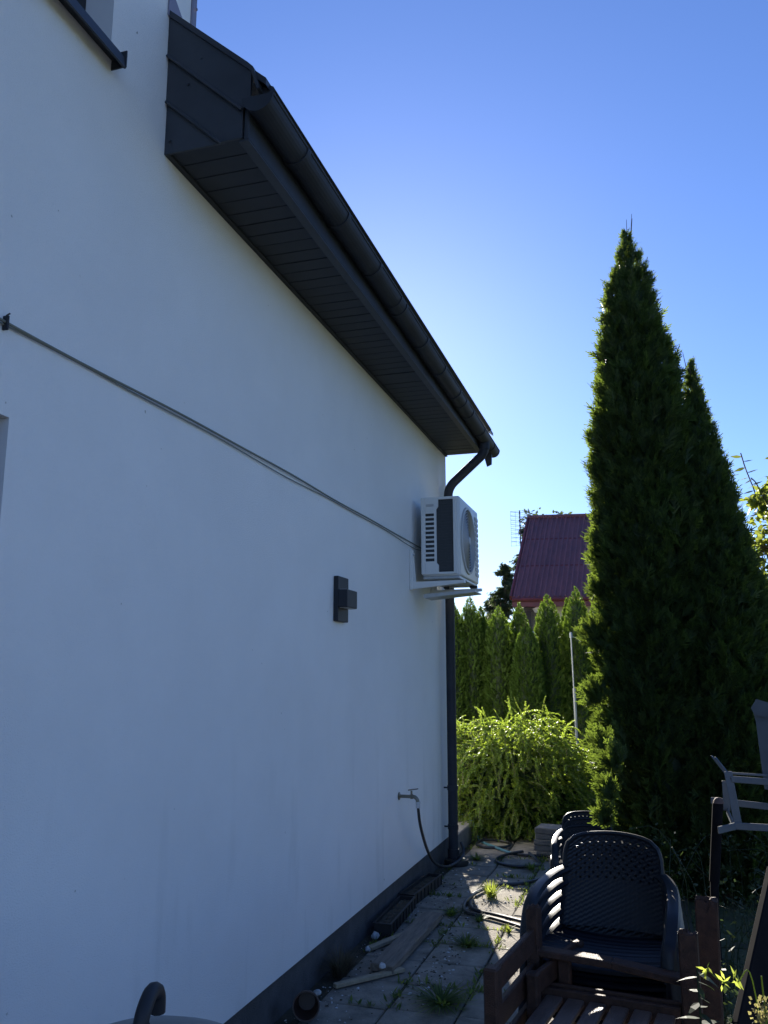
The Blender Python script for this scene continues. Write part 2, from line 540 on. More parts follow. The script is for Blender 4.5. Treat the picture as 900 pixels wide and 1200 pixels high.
# eave: soffit of separate panels, fascia, end cladding
FX = .352
b = MB()
b.box((-.05, 2.64, 3.672), (FX, YE, 3.69))
soffit = b.build('soffit', M['soffit'], house)
b = MB()
b.prism([(0.0, -.0493, .0), (0.0, -.0493, .012), (0.0, .0493, .012), (0.0, .0493, .003), (0.0, .045, .003), (0.0, .043, .0)], (FX - .003, 0, 0))
bmesh.ops.recalc_face_normals(b.bm, faces=b.bm.faces[:])
spm = bpy.data.meshes.new('soffit_panel')
b.bm.to_mesh(spm)
b.bm.free()
k = 0
y = 2.64 + .05
while y < YE - .04:
    o = link('soffit_panel', spm, M['soffit'], soffit, (0.001, y, 3.6515 + random.uniform(-.0015, .0015)))
    y += .1
b = MB()
b.box((-.004, 2.64, 3.640), (.022, YE - .002, 3.651), bev=.002)
b.build('soffit_moulding', M['soffit'], house)
b = MB()
b.box((FX, 2.632, 3.635), (FX + .022, YE + .10, 3.80), bev=.003)
b.prism([(FX, 2.632, 3.635), (FX + .022, 2.632, 3.635), (FX + .022, 2.632, 3.628), (FX - .02, 2.632, 3.628), (FX - .02, 2.632, 3.635)], (0, YE - 2.632, 0))
b.build('fascia', M['anthracite'], house)
b = MB()
b.prism([(FX - .01, YE + .10, 3.70), (FX + .08, YE + .10, 3.70), (FX + .075, YE + .10, 3.565), (FX + .03, YE + .10, 3.545)], (0, .03, 0))
b.build('bargeboard_end', M['anthracite'], house)
b = MB()
b.prism([(.0, 2.64, 3.655), (.345, 2.64, 3.655), (.345, 2.64, 3.90), (0, 2.64, 4.22)], (0, .03, 0))
eave_end = b.build('eave_end', M['anthracite'], house)
for pts, yy in (([(.001, 3.640), (.270, 3.640), (.001, 3.890)], 2.632), ([(.001, 3.872), (.250, 3.640), (.349, 3.640), (.349, 3.772), (.001, 4.095)], 2.624), ([(.001, 4.078), (.349, 3.755), (.384, 3.79), (.384, 3.925), (.001, 4.272)], 2.615)):
    b = MB()
    b.prism([(x, yy, z) for x, z in pts], (0, .009, 0))
    # folded lower lip of each sheet
    o = b.build('cladding_panel', M['anthracite'], eave_end)
b = MB()
for (x0, z0), (x1, z1), yy in (((.001, 3.872), (.262, 3.630), 2.620), ((.001, 4.078), (.349, 3.755), 2.611)):
    b.beam((x0, yy, z0), (x1, yy, z1), .010, .012, bev=.003)
for x, z in ((.16, 4.03), (.10, 3.93), (.03, 3.69)):
    b.lathe([(0, -.004), (.006, -.003), (.007, .002)], (x, 2.616 if z > 4 else 2.621, z), 8, 'y')
b.build('folded_edge', M['anthracite'], eave_end)
# roof slopes
SL = .895
def rz_(x): return 4.278 - SL * x
b = MB()
prof = [(.445, rz_(.445) - .03), (.445, rz_(.445)), (-4, rz_(-4)), (-8.45, rz_(.445)), (-8.45, rz_(.445) - .03), (-4, rz_(-4) - .06)]
b.prism([(x, 2.622, z) for x, z in prof], (0, YE + .14 - 2.622, 0))
roof = b.build('roof', M['rooftile'], house)
b = MB()
b.prism([(.001, 2.606, 4.29), (.37, 2.606, 3.956), (.395, 2.606, 3.93), (.425, 2.606, 3.83), (.415, 2.606, 3.825), (.385, 2.606, 3.915), (.001, 2.606, 4.26)], (0, .05, 0))
b.prism([(.40, 2.66, 3.90), (.46, 2.66, 3.865), (.47, 2.66, 3.845), (.44, 2.66, 3.83), (.40, 2.66, 3.86)], (0, 4.9, 0))
b.build('verge_trim', M['rooftile'], roof)
b = MB()
b.prism([(.002, 2.60, 4.26), (.002, 2.60, 4.40), (.002, 2.775, 4.27), (.002, 2.775, 4.20)], (.006, 0, 0))
b.build('flashing', M['pvcgrey'], roof)
b = MB()
b.box((-8.2, -6.2, 6.62), (.25, 2.86, 6.75))
b.build('upper_roof', M['rooftile'], roof)
# gutter: half round, falling towards the outlet, with beads, clips and end caps
GX, GR, GY0, GY1 = .424, .0625, 2.60, 7.88
def gz(y): return 3.787 - .062 * (y - GY0) / (GY1 - GY0)
def arc(y, r, n=14, x0=GX):
    return [(x0 + r * math.cos(math.pi + math.pi * i / n), y, gz(y) + r * math.sin(math.pi + math.pi * i / n)) for i in range(n + 1)]
b = MB()
for r0 in (GR, GR - .004):
    A, B2 = arc(GY0, r0), arc(GY1, r0)
    for i in range(len(A) - 1):
        b.poly([A[i], A[i + 1], B2[i + 1], B2[i]])
b.tube([(GX + GR - .002, GY0, gz(GY0)), (GX + GR - .002, GY1, gz(GY1))], .0075, 8)
b.tube([(GX - GR, GY0, gz(GY0)), (GX - GR, GY1, gz(GY1))], .004, 6)
gutter = b.build('gutter', M['gutter'], house, smooth=True)
for yy, dy in ((GY0, -.006), (GY1, .006)):
    b = MB()
    b.prism(arc(yy, GR + .004), (0, dy, 0))
    b.build('end_cap', M['gutter'], gutter)
for i in range(10):
    yy = 2.95 + i * .52
    b = MB()
    o_ = [(p[0], p[1], p[2]) for p in arc(yy, GR + .006)]
    i_ = arc(yy, GR + .0005)
    b.prism(o_ + i_[::-1], (0, .03, 0))
    b.box((GX - GR, yy, gz(yy) + .001), (GX + GR, yy + .025, gz(yy) + .004))
    b.build('gutter_clip', M['gutter'], gutter)
for yy in (4.4, 6.3):
    b = MB()
    b.prism(arc(yy, GR + .0045) + arc(yy, GR + .0003)[::-1], (0, .09, 0))
    b.build('gutter_joint', M['gutter'], gutter)
# downspout
DX, DY, DR = .078, 7.40, .042
def bez(ps, n):
    ps = [Vector(p) for p in ps]
    out = []
    for i in range(n + 1):
        t = i / n
        q = ps[:]
        while len(q) > 1: q = [a.lerp(c, t) for a, c in zip(q, q[1:])]
        out.append(q[0])
    return out
b = MB()
path = [Vector((GX, DY, 3.70)), Vector((GX, DY, 3.66))] + bez([(GX, DY, 3.64), (GX, DY, 3.575), (GX - .06, DY, 3.53)], 6) + bez([(DX + .075, DY, 3.345), (DX, DY, 3.285), (DX, DY, 3.20)], 6) + [Vector((DX, DY, .10))] + bez([(DX, DY, .09), (DX, DY, .035), (DX + .045, DY - .02, .03)], 4)
b.tube(path, DR, 16)
ds = b.build('downspout', M['gutter'], house, smooth=True)
for zz in (3.17, .30, .62):
    b = MB()
    b.lathe([(DR + .0005, -.02), (DR + .005, -.02), (DR + .005, .02), (DR + .0005, .02)], (DX, DY, zz), 16)
    b.box((.001, DY - .006, zz - .006), (DX - DR, DY + .006, zz + .006))
    b.build('pipe_clamp', M['gutter'], ds)
b = MB()
b.lathe([(DR + .001, 0), (DR + .008, 0), (DR + .008, .09), (DR + .001, .09)], (DX, DY, .03), 16)
b.build('pipe_socket', M['gutter'], ds, smooth=True)
b = MB()
b.lathe([(DR + .0005, 0), (DR + .007, 0), (DR + .008, .10), (DR + .001, .10)], (GX, DY, 3.615), 16)
b.build('pipe_socket', M['gutter'], ds, smooth=True)
b = MB()
b.lathe([(.045, 0), (.10, .0), (.105, .02), (.10, .045), (.06, .05), (.05, .05)], (DX + .03, DY - .03, .0), 18)
b.build('drain_shoe', M['tray'], ds, smooth=True)

# ------------------------------------------------------------------ air conditioner on its bracket
AX0, AX1, AY0, AY1, AZ0, AZ1 = .078, .392, 6.385, 7.165, 2.345, 2.985
ac = thing('air_conditioner', 'white outdoor air conditioner unit with round fan grille hung on the wall', 'air conditioner', (AX0, AY0, AZ0))
def A(x, y, z): return (x - AX0, y - AY0, z - AZ0)
dA = Vector((AX0, AY0, AZ0))
b = MB()
b.box(A(AX0 + .002, AY0 + .017, AZ0), A(AX1, AY1, AZ1), bev=.018, seg=3)
b.build('casing', M['ac'], ac, smooth=True)
b = MB()     # side panel pieces around the openings
x0, x1, x2, x3, x4, x5 = AX0, AX0 + .035, AX0 + .108, AX0 + .126, AX0 + .262, AX1 - .022
z0, z1, z2, z3 = AZ0 + .015, AZ0 + .105, AZ0 + .515, AZ1 - .006
YF = AY0
b.box(A(x0, YF, z0), A(x1, YF + .02, z3), bev=.004)
b.box(A(x1, YF, z0), A(x2, YF + .02, z1 + .012))
b.box(A(x1, YF, z2), A(x2, YF + .02, z3))
b.box(A(x2, YF, z1), A(x3, YF + .02, z2 + .02))
b.prism([A(x2, YF, z2 + .02), A(x3, YF, z2 + .02), A(x3 + .016, YF, z2 + .04), A(x3 + .016, YF, z3), A(x2, YF, z3)], (0, .02, 0))
b.prism([A(x2, YF, z1), A(x3, YF, z1), A(x3 + .016, YF, z1 - .02), A(x3 + .016, YF, z0), A(x2, YF, z0)], (0, .02, 0))
b.box(A(x4, YF, z0), A(x5, YF + .02, z3), bev=.003)
b.box(A(x3 + .016, YF, z3 - .02), A(x4, YF + .02, z3))
b.box(A(x3 + .016, YF, z0), A(x4, YF + .02, z0 + .016))
b.build('side_panel', M['ac'], ac)
b = MB()
b.box(A(x1 + .01, YF - .003, z3 - .075), A(x2 - .002, YF, z3 - .055), bev=.001)
b.box(A(x1 + .012, YF - .004, z3 - .073), A(x2 - .03, YF - .003, z3 - .058))
b.build('handle_recess', M['acgrille'], ac)
b = MB()
b.box(A(x1, YF + .0125, z1), A(x2, YF + .0145, z2))
b.box(A(x3, YF + .0125, z0 + .016), A(x4, YF + .0150, z3 - .02))
coil = b.build('coil', M['acdark'], ac)
b = MB()
for i in range(26):
    zz = z0 + .03 + i * (z3 - z0 - .06) / 25
    b.box(A(x3 + .017, YF + .0095, zz), A(x4 - .001, YF + .0122, zz + .004))
b.build('coil_fin', M['acdark'], coil)
nl = 11
for i in range(nl):
    zc = z1 + .012 + (z2 - z1 - .012) * (i + 1) / nl
    b = MB()
    b.prism([A(x1, YF + .001, zc - .013), A(x1, YF + .001, zc - .001), A(x1, YF + .012, zc + .004), A(x1, YF + .012, zc - .003)], (x2 - x1, 0, 0))
    b.build('louvre', M['ac'], ac)
# front: fan opening with rings and a louvred strip
cy, cz, fr = AY0 + .315, (AZ0 + AZ1) / 2 - .005, .262
fg = MB()
fg.lathe([(.001, .001), (fr, .001)], A(AX1, cy, cz), 48, 'x')
fan = fg.build('fan_opening', M['acdark'], ac)
for i in range(11):
    rr = .035 + i * .0225
    b = MB()
    b.lathe([(rr - .0045, .004 + .006 * (1 - i / 11)), (rr, .010 + .008 * (1 - i / 11)), (rr + .0045, .004 + .006 * (1 - i / 11)), (rr, .002)], A(AX1, cy, cz), 40, 'x')
    b.build('grille_ring', M['acgrille'], fan, smooth=True)
b = MB()
b.lathe([(fr - .008, .002), (fr - .004, .014), (fr + .012, .012), (fr + .016, .001)], A(AX1, cy, cz), 48, 'x')
for k in range(8):
    a = k * math.pi / 4
    b.beam(Vector(A(AX1 + .006, cy, cz)) + Vector((0, .04 * math.cos(a), .04 * math.sin(a))), Vector(A(AX1 + .006, cy, cz)) + Vector((0, fr * math.cos(a), fr * math.sin(a))), .005, .006)
b.lathe([(.0, .022), (.03, .02), (.036, .010), (.036, .003)], A(AX1, cy, cz), 24, 'x')
b.build('grille_frame', M['acgrille'], fan, smooth=True)
b = MB()
for i in range(12):
    zz = AZ0 + .06 + i * .044
    b.box(A(AX1, AY1 - .145, zz), A(AX1 + .006, AY1 - .02, zz + .03), bev=.002)
b.build('front_louvre', M['acgrille'], ac)
b = MB()
b.box(A(AX0 + .01, AY0 + .02, AZ0 - .022), A(AX1 - .01, AY1 - .02, AZ0 + .002), bev=.005)
b.build('base_tray', M['galv'], ac)
for yy in (AY0 + .16, AY1 - .16):
    b = MB()
    b.box(A(AX0 + .04, yy - .02, AZ0 - .045), A(AX0 + .09, yy + .02, AZ0 - .022), bev=.006)
    b.build('rubber_foot', M['tray'], ac)
    b = MB()
    b.box(A(AX1 - .05, yy - .02, AZ0 - .045), A(AX1 + .015, yy + .02, AZ0 - .022), bev=.006)
    b.build('rubber_foot', M['tray'], ac)
br = thing('wall_bracket', 'white steel bracket with drip tray under the air conditioner', 'bracket', (0, 6.33, 2.24))
for yy in (.0, .70):
    b = MB()
    b.box((.001, yy - .028, -.005), (.028, yy + .028, .31), bev=.004)
    b.prism([(.028, yy - .022, .0), (.028, yy - .022, .055), (.44, yy - .022, .06), (.44, yy - .022, .038)], (0, .044, 0))
    b.prism([(.028, yy - .003, .055), (.028, yy - .003, .26), (.034, yy - .003, .26), (.05, yy - .003, .057)], (0, .006, 0))
    b.build('bracket_arm', M['ac'], br)
    b = MB()
    b.lathe([(.0, .04), (.011, .038), (.011, .028)], (0, yy, .27), 6, 'x')
    b.build('bolt', M['galv'], br)
b = MB()
b.prism([(.085, .10, -.060), (.085, .10, -.052), (.50, .10, -.016), (.50, .10, -.024)], (0, .26, 0))
b.prism([(.085, .096, -.062), (.50, .096, -.026), (.50, .096, -.006), (.085, .096, -.03)], (0, .004, 0))
b.build('drip_tray', M['galv'], br)

# ------------------------------------------------------------------ wall light, cable, tap
wl = thing('wall_light', 'black box shaped wall light on the white wall', 'light', (0, 4.71, 2.028))
b = MB()
b.box((.001, -.09, -.133), (.031, .09, .133), bev=.003)
b.build('backplate', M['lamp'], wl)
b = MB()
b.box((.031, -.092, -.052), (.088, .088, .052), bev=.003)
sh = b.build('lamp_shade', M['lamp'], wl)
b = MB()
b.box((.038, -.08, -.0545), (.080, .078, -.0525))
b.build('lens', M['acgrille'], sh)
b = MB()
b.box((.038, -.08, .0525), (.080, .078, .0545))
b.build('lens', M['acgrille'], sh)
cb = thing('wall_cable', 'pair of grey cables clipped across the white wall towards the air conditioner', 'cable', (0, 1.2, 2.6))
def wav(y, a, ph): return a * math.sin(y * 2.3 + ph) + a * .5 * math.sin(y * 5.1 + ph * 2)
for k, (r, zo, a) in enumerate(((.0044, 0, .004), (.0026, -.012, .006))):
    b = MB()
    b.tube([(.011 - .003 * k, y_ / 10 - 1.2, .005 + zo + wav(y_ / 10, a, k * 2.0) - .0 + (.014 * math.sin((y_ / 10 - 2) * .7) if k == 0 else .010 * math.sin((y_ / 10 - 2.2) * .9))) for y_ in range(4, 66)] + ([(.03, 5.44, .0 + zo), (.07, 5.50, -.02 + zo)]), r, 7)
    b.build('cable_strand', M['cable'], cb, smooth=True)
for yy in (1.86,):
    b = MB()
    b.box((.001, yy - 1.2 - .004, -.024), (.021, yy - 1.2 + .004, .02), bev=.002)
    b.tube([(.010, yy - 1.2, .02), (.016, yy - 1.2 + .008, .03)], .0025, 5)
    b.build('cable_clip', M['lamp'], cb)
tp = thing('garden_tap', 'small brass garden tap low on the white wall above a hanging hose', 'tap', (0, 5.99, .735))
b = MB()
b.lathe([(.0, .001), (.026, .001), (.028, .006), (.014, .012), (.0115, .014), (.0115, .085), (.016, .088), (.016, .105), (.0, .108)], (0, 0, 0), 14, 'x')
b.tube(bez([(.095, 0, 0), (.13, 0, .005), (.142, 0, -.02), (.142, 0, -.045)], 7), [.013] * 6 + [.012, .012], 10)
b.build('spout', M['brass'], tp, smooth=True)
b = MB()
b.tube([(.095, 0, .012), (.095, 0, .04)], .007, 8)
b.beam((.07, 0, .043), (.145, 0, .055), .018, .007, bev=.003)
b.build('handle', M['brass'], tp)
b = MB()
b.lathe([(.0125, 0), (.016, .0), (.016, .03), (.0125, .03)], (.142, 0, -.075), 12)
b.lathe([(.0125, 0), (.018, .0), (.018, .012), (.0125, .012)], (.142, 0, -.045), 12)
b.build('hose_coupling', M['chip'], tp)
hs = MB()
def spline(pts, n=10):
    pts = [Vector(p) for p in pts]
    out = []
    for i in range(len(pts) - 1):
        a, b_, c, d = pts[max(i - 1, 0)], pts[i], pts[i + 1], pts[min(i + 2, len(pts) - 1)]
        for k in range(n):
            t = k / n
            out.append(.5 * ((2 * b_) + (-a + c) * t + (2 * a - 5 * b_ + 4 * c - d) * t * t + (-a + 3 * b_ - 3 * c + d) * t ** 3))
    out.append(pts[-1])
    return out
hs.tube(spline([(.142, 5.99, .665), (.145, 6.05, .52), (.12, 6.35, .30), (.07, 6.80, .12), (.10, 7.15, .035), (.17, 7.36, .08), (.13, 7.47, .16)]), .011, 8)
tag(hs.build('tap_hose', M['hose'], smooth=True), 'short black hose drooping from the brass tap to the drainpipe foot', 'hose')
gh = thing('garden_hose', 'long dark hose looped across the paving, teal sky reflection coloured in at the terrace edge', 'hose', (.5, 6.5, 0))
def G(p, z=.014): return (p[0] - .5, p[1] - 6.5, z)
b = MB()
b.tube(spline([(-.62, 9.2, .19), (-.412 + .15, 9.0, .185), (-.02, 8.55, .18), (.06, 8.43, .10), (.13, 8.36, .02), (.32, 8.1, .016), (.5, 7.89, .014)], 8) if False else spline([(x - .5, y_ - 6.5, z) for x, y_, z in ((-.55, 9.1, .178), (-.28, 8.9, .178), (-.05, 8.62, .178), (.045, 8.48, .13), (.12, 8.38, .02), (.30, 8.12, .016), (.50, 7.89, .014))], 8), .012, 8)
b.build('hose_end', M['teal'], gh, smooth=True)
b = MB()
b.tube(spline([G((.50, 7.89)), G((.66, 7.84)), G((.82, 7.86)), G((.97, 7.68)), G((1.0, 7.40)), G((.90, 7.10)), G((.74, 6.84)), G((.56, 6.71)), G((.45, 6.45)), G((.435, 6.13)), G((.50, 5.93)), G((.66, 5.86)), G((.88, 5.72)), G((1.15, 5.5)), G((1.5, 5.45))], 10), .0125, 8)
b.tube(spline([G((.60, 7.90), .034), G((.46, 7.80), .018), G((.41, 7.60), .014), G((.50, 7.43)), G((.66, 7.40)), G((.78, 7.50)), G((.76, 7.66)), G((.66, 7.84), .036)], 10), .0125, 8)
b.tube(spline([G((.16, 8.33), .034), G((.30, 8.42), .018), G((.42, 8.34), .014), G((.40, 8.16)), G((.24, 8.08), .014), G((.13, 8.16), .02), G((.16, 8.33), .036)], 8), .0125, 8)
b.tube(spline([G((.46, 6.22)), G((.52, 6.02)), G((.70, 5.93)), G((.9, 5.80), .02), G((1.05, 5.70))], 10), .0125, 8)
b.build('hose_length', M['hose'], gh, smooth=True)

# ------------------------------------------------------------------ rubbish along the wall
def plank(name, p, q, w, t, m, label, seed, wedge=False):
    p, q = Vector(p), Vector(q)
    r = thing(name, label, 'plank' if w > .08 else 'batten', (p + q) / 2)
    b = MB()
    b.beam(p - (p + q) / 2, q - (p + q) / 2, w, t, bev=t * .12)
    bmesh.ops.subdivide_edges(b.bm, edges=b.bm.edges[:], cuts=3, use_grid_fill=True)
    for v in b.bm.verts:
        v.co += noise.noise_vector(v.co * 9 + Vector((seed, 0, 0))) * t * .10
    o = b.build('board', m, r)
    return r
plank('wood_plank', (.285, 4.66, .034), (.31, 5.72, .034), .13, .045, M['oldwood'], 'thick weathered plank lying on the paving with a splintered near end', 3)
plank('wood_batten', (.115, 4.40, .018), (.385, 4.74, .018), .035, .02, M['palewood'], 'pale thin batten lying across the near end of the thick plank', 8)
plank('wood_batten', (.10, 5.02, .016), (.225, 5.35, .016), .045, .02, M['palewood'], 'short pale batten between the thick plank and the seedling trays', 12)
# trays
def tray(y0, y1, x, rz, label):
    r = thing('seedling_tray', label, 'tray', (x, (y0 + y1) / 2, 0.001), rz, 'black seedling trays along the plinth')
    L, w, hh, t = (y1 - y0) / 2, .052, .072, .006
    b = MB()
    b.box((-w, -L, 0), (w, L, t))
    b.box((-w, -L, t), (-w + t, L, hh))
    b.box((w - t, -L, t), (w, L, hh))
    b.box((-w + t, -L, t), (w - t, -L + t, hh))
    b.box((-w + t, L - t, t), (w - t, L, hh))
    b.box((-w - .008, -L - .008, hh), (-w + t, L + .008, hh + .006))
    b.box((w - t, -L - .008, hh), (w + .008, L + .008, hh + .006))
    b.box((-w + t, -L - .008, hh), (w - t, -L + t, hh + .006))
    b.box((-w + t, L - t, hh), (w - t, L + .008, hh + .006))
    b.build('tray_body', M['tray'], r)
    n = int(2 * L / .075)
    for k in range(n + 1):
        b = MB()
        yy = -L + k * 2 * L / n
        b.box((w, yy - .006, .004), (w + .007, yy + .006, hh), bev=.001)
        b.build('rib', M['tray'], r)
    b = MB()
    bmesh.ops.create_grid(b.bm, x_segments=6, y_segments=24, size=1)
    for v in b.bm.verts:
        v.co = Vector((v.co.x * (w - t), v.co.y * (L - t), .055 + .02 * noise.noise(Vector((v.co.x * 3, v.co.y * 9, y0)))))
    b.build('soil', M['litter'], r)
tray(5.30, 5.96, .080, R(2), 'nearer black plastic seedling tray lying beside the plinth')
tray(6.02, 6.66, .070, R(-4), 'farther black plastic seedling tray lying beside the plinth')
# flower pot on its side
pt = thing('flower_pot', 'brown plastic flower pot tipped on its side by the plinth', 'pot', (.10, 4.06, .062))
b = MB()
b.lathe([(.0, .0), (.042, 0), (.058, .10), (.064, .10), (.064, .12), (.058, .12), (.053, .10), (.04, .008), (.0, .008)], (0, 0, 0), 20)
o = b.build('pot_body', M['pot'], pt, smooth=True)
o.rotation_euler = (R(82), 0, R(20))
# stones
def rock(name, c, s, m, label, cat, seed, group=None):
    b = MB()
    bmesh.ops.create_icosphere(b.bm, subdivisions=2, radius=1)
    for v in b.bm.verts:
        v.co *= 1 + .35 * noise.noise(v.co * 1.6 + Vector((seed, 0, 0)))
        v.co = Vector((v.co.x * s[0], v.co.y * s[1], max(v.co.z, -.6) * s[2]))
    o = b.build(name, m, None, loc=c)
    tag(o, label, cat, group)
rock('foam_lump', (.09, 5.02, .012), (.018, .022, .016), M['chip'], 'white lump nearest the short pale batten by the plinth', 'lump', 1, 'white lumps by the plinth')
rock('foam_lump', (.06, 5.26, .016), (.022, .026, .024), M['chip'], 'white lump just in front of the nearer seedling tray', 'lump', 5, 'white lumps by the plinth')
rock('foam_lump', (.30, 4.63, .06), (.018, .02, .016), M['chip'], 'white lump resting on the batten end beside the thick plank', 'lump', 9, 'white lumps by the plinth')
rock('foam_lump', (.06, 4.30, .012), (.022, .02, .016), M['chip'], 'white lump between the flower pot and the dry weed heap', 'lump', 14, 'white lumps by the plinth')
# debris: hundreds of chips
def chips(n):
    V, F = [], []
    tet = np.array([(-1, -1, 0), (1, -1, 0), (1, 1, 0), (-1, 1, 0), (-.6, -.7, 1), (.7, -.6, 1), (.6, .7, 1), (-.7, .6, 1)])
    fc = np.array([(0, 1, 5, 4), (1, 2, 6, 5), (2, 3, 7, 6), (3, 0, 4, 7), (4, 5, 6, 7)])
    c = 0
    while c < n:
        t = random.random()
        if t < .42: x, y_ = abs(random.gauss(0, .12)) + .02, random.uniform(3.9, 7.2)
        elif t < .75: x, y_ = random.gauss(.42, .13), random.gauss(6.2, .35)
        elif t < .9: x, y_ = random.gauss(.57, .05), random.uniform(4.3, 5.5)
        else: x, y_ = random.uniform(.1, 1.3), random.uniform(4, 8)
        if x < .02 or x > 1.5: continue
        s = random.choice([.002, .0025, .003, .004, .005, .007]) * random.uniform(.7, 1.3)
        a = random.uniform(0, 6.28)
        m = np.array([[math.cos(a), -math.sin(a), 0], [math.sin(a), math.cos(a), 0], [0, 0, 1]])
        sc = np.array([s, s * random.uniform(.5, 1), s * random.uniform(.3, .8)])
        V.append((tet * sc * (1 + rng.uniform(-.25, .25, (8, 3)))) @ m.T + np.array([x, y_, .001]))
        F.append(fc + 8 * c)
        c += 1
    return np.vstack(V), np.vstack(F)
V, F = chips(480)
tag(mesh_np('debris', V, F, M['chip']), 'white crumbs of debris scattered over the paving near the plinth', 'debris', kind='stuff')

V, F = chips(900)
V[:, :2] += rng.normal(0, .01, 2)
tag(mesh_np('leaf_litter', V, F, M['litter']), 'dark soil crumbs and dead leaf bits lying on the paving', 'litter', kind='stuff')
# ------------------------------------------------------------------ small plants on the paving
def tuft(c, n, h, spread, m, label, name='grass_tuft', group=None, cat='weed', wid=.006):
    r = thing(name, label, cat, c, 0, group)
    Vs, Fs = [], []
    for i in range(n):
        a = random.uniform(0, 6.283)
        d = np.array([math.cos(a), math.sin(a), 0])
        s = np.array([-d[1], d[0], 0])
        L = h * random.uniform(.5, 1.1)
        out = spread * random.uniform(.2, 1)
        p0 = d * random.uniform(0, .25) * spread
        base = len(Vs)
        for k in range(4):
            t = k / 3
            p = p0 + d * out * t ** 1.6 + np.array([0, 0, L * (t - .35 * t * t * (out / max(spread, 1e-6)))])
            w = wid * (1 - t * .92) * random.uniform(.8, 1.2)
            Vs += [p - s * w, p + s * w]
        for k in range(3):
            q = base + 2 * k
            Fs.append((q, q + 1, q + 3, q + 2))
    mesh_np('blades', np.array(Vs), np.array(Fs), m, r)
    return r
g_ = 'weeds growing in the paving joints'
tuft((.57, 6.43, 0), 90, .12, .13, M['grasstuft'], 'bright sunlit grass tuft growing in the paving beside the hose', group=g_)
tuft((.24, 7.60, 0), 70, .06, .12, M['weed'], 'low dark weed clump at the foot of the terrace edge', group=g_, wid=.008)
tuft((.74, 7.36, 0), 60, .07, .09, M['weed'], 'small dark weed inside the far hose loop', group=g_, wid=.008)
tuft((.62, 5.28, 0), 80, .06, .14, M['weed'], 'dark spreading weed where the paving shadow meets the slatted wooden chair', group=g_, wid=.008)
tuft((.39, 5.88, 0), 60, .06, .12, M['weed'], 'weed growing at the far end of the thick plank', group=g_, wid=.008)
tuft((.60, 5.80, 0), 40, .05, .08, M['weed'], 'small weed inside the near bend of the hose', group=g_, wid=.007)
tuft((.68, 4.38, 0), 150, .07, .22, M['weed'], 'broad patch of green weeds low in front of the wooden chair', group=g_, wid=.008)
tuft((.82, 5.62, 0), 30, .05, .06, M['grasstuft'], 'sunlit weed sprig beside the hose near the wooden chair', group=g_, wid=.006)
tuft((.07, 4.60, 0), 420, .15, .16, M['dry'], 'heap of dry dead weeds pulled up against the plinth', name='dry_weed_heap', cat='dead weeds', wid=.003)

def joint_weeds(n):
    Vs, Fs = [], []
    while n > 0:
        i, j = random.randrange(0, 6), random.uniform(11, 25)
        if random.random() < .5: x, y_ = .09 + PS * i + random.gauss(0, .006), .05 + PS * j
        else: x, y_ = .09 + PS * random.uniform(0, 5), .05 + PS * round(j) + random.gauss(0, .006)
        if noise.noise(Vector((x * 1.9, y_ * 1.9, 4))) < .05: continue
        n -= 1
        for q in range(random.randint(3, 7)):
            a, L = random.uniform(0, 6.283), random.uniform(.008, .035)
            d = np.array([math.cos(a), math.sin(a), random.uniform(.3, 1.4)])
            sd_ = np.array([-d[1], d[0], 0]) * random.uniform(.12, .25)
            p0 = np.array([x + random.gauss(0, .012), y_ + random.gauss(0, .012), -.004])
            k = len(Vs)
            Vs += [p0, p0 + d * L * .5 + sd_ * L, p0 + d * L, p0 + d * L * .5 - sd_ * L]
            Fs.append((k, k + 1, k + 2, k + 3))
    return np.array(Vs), np.array(Fs)
V, F = joint_weeds(800)
tag(mesh_np('joint_moss', V, F, M['weed']), 'small green moss and weeds in the joints of the paving', 'moss', kind='stuff')
# ------------------------------------------------------------------ concrete slabs stacked by the shrub
for i in range(5):
    b = MB()
    b.box((-.145, -.12, 0), (.145, .12, .048), bev=.006)
    o = b.build('concrete_slab', M['block'], None, loc=(.86 + random.uniform(-.012, .012), 7.98 + random.uniform(-.01, .01), .001 + i * .0495))
    o.rotation_euler = (0, 0, R(-4 + random.uniform(-3, 3)))
    tag(o, ['lowest', 'second lowest', 'middle', 'second highest', 'topmost'][i] + ' grey concrete slab in the stack beside the round shrub', 'slab', 'stacked concrete slabs')

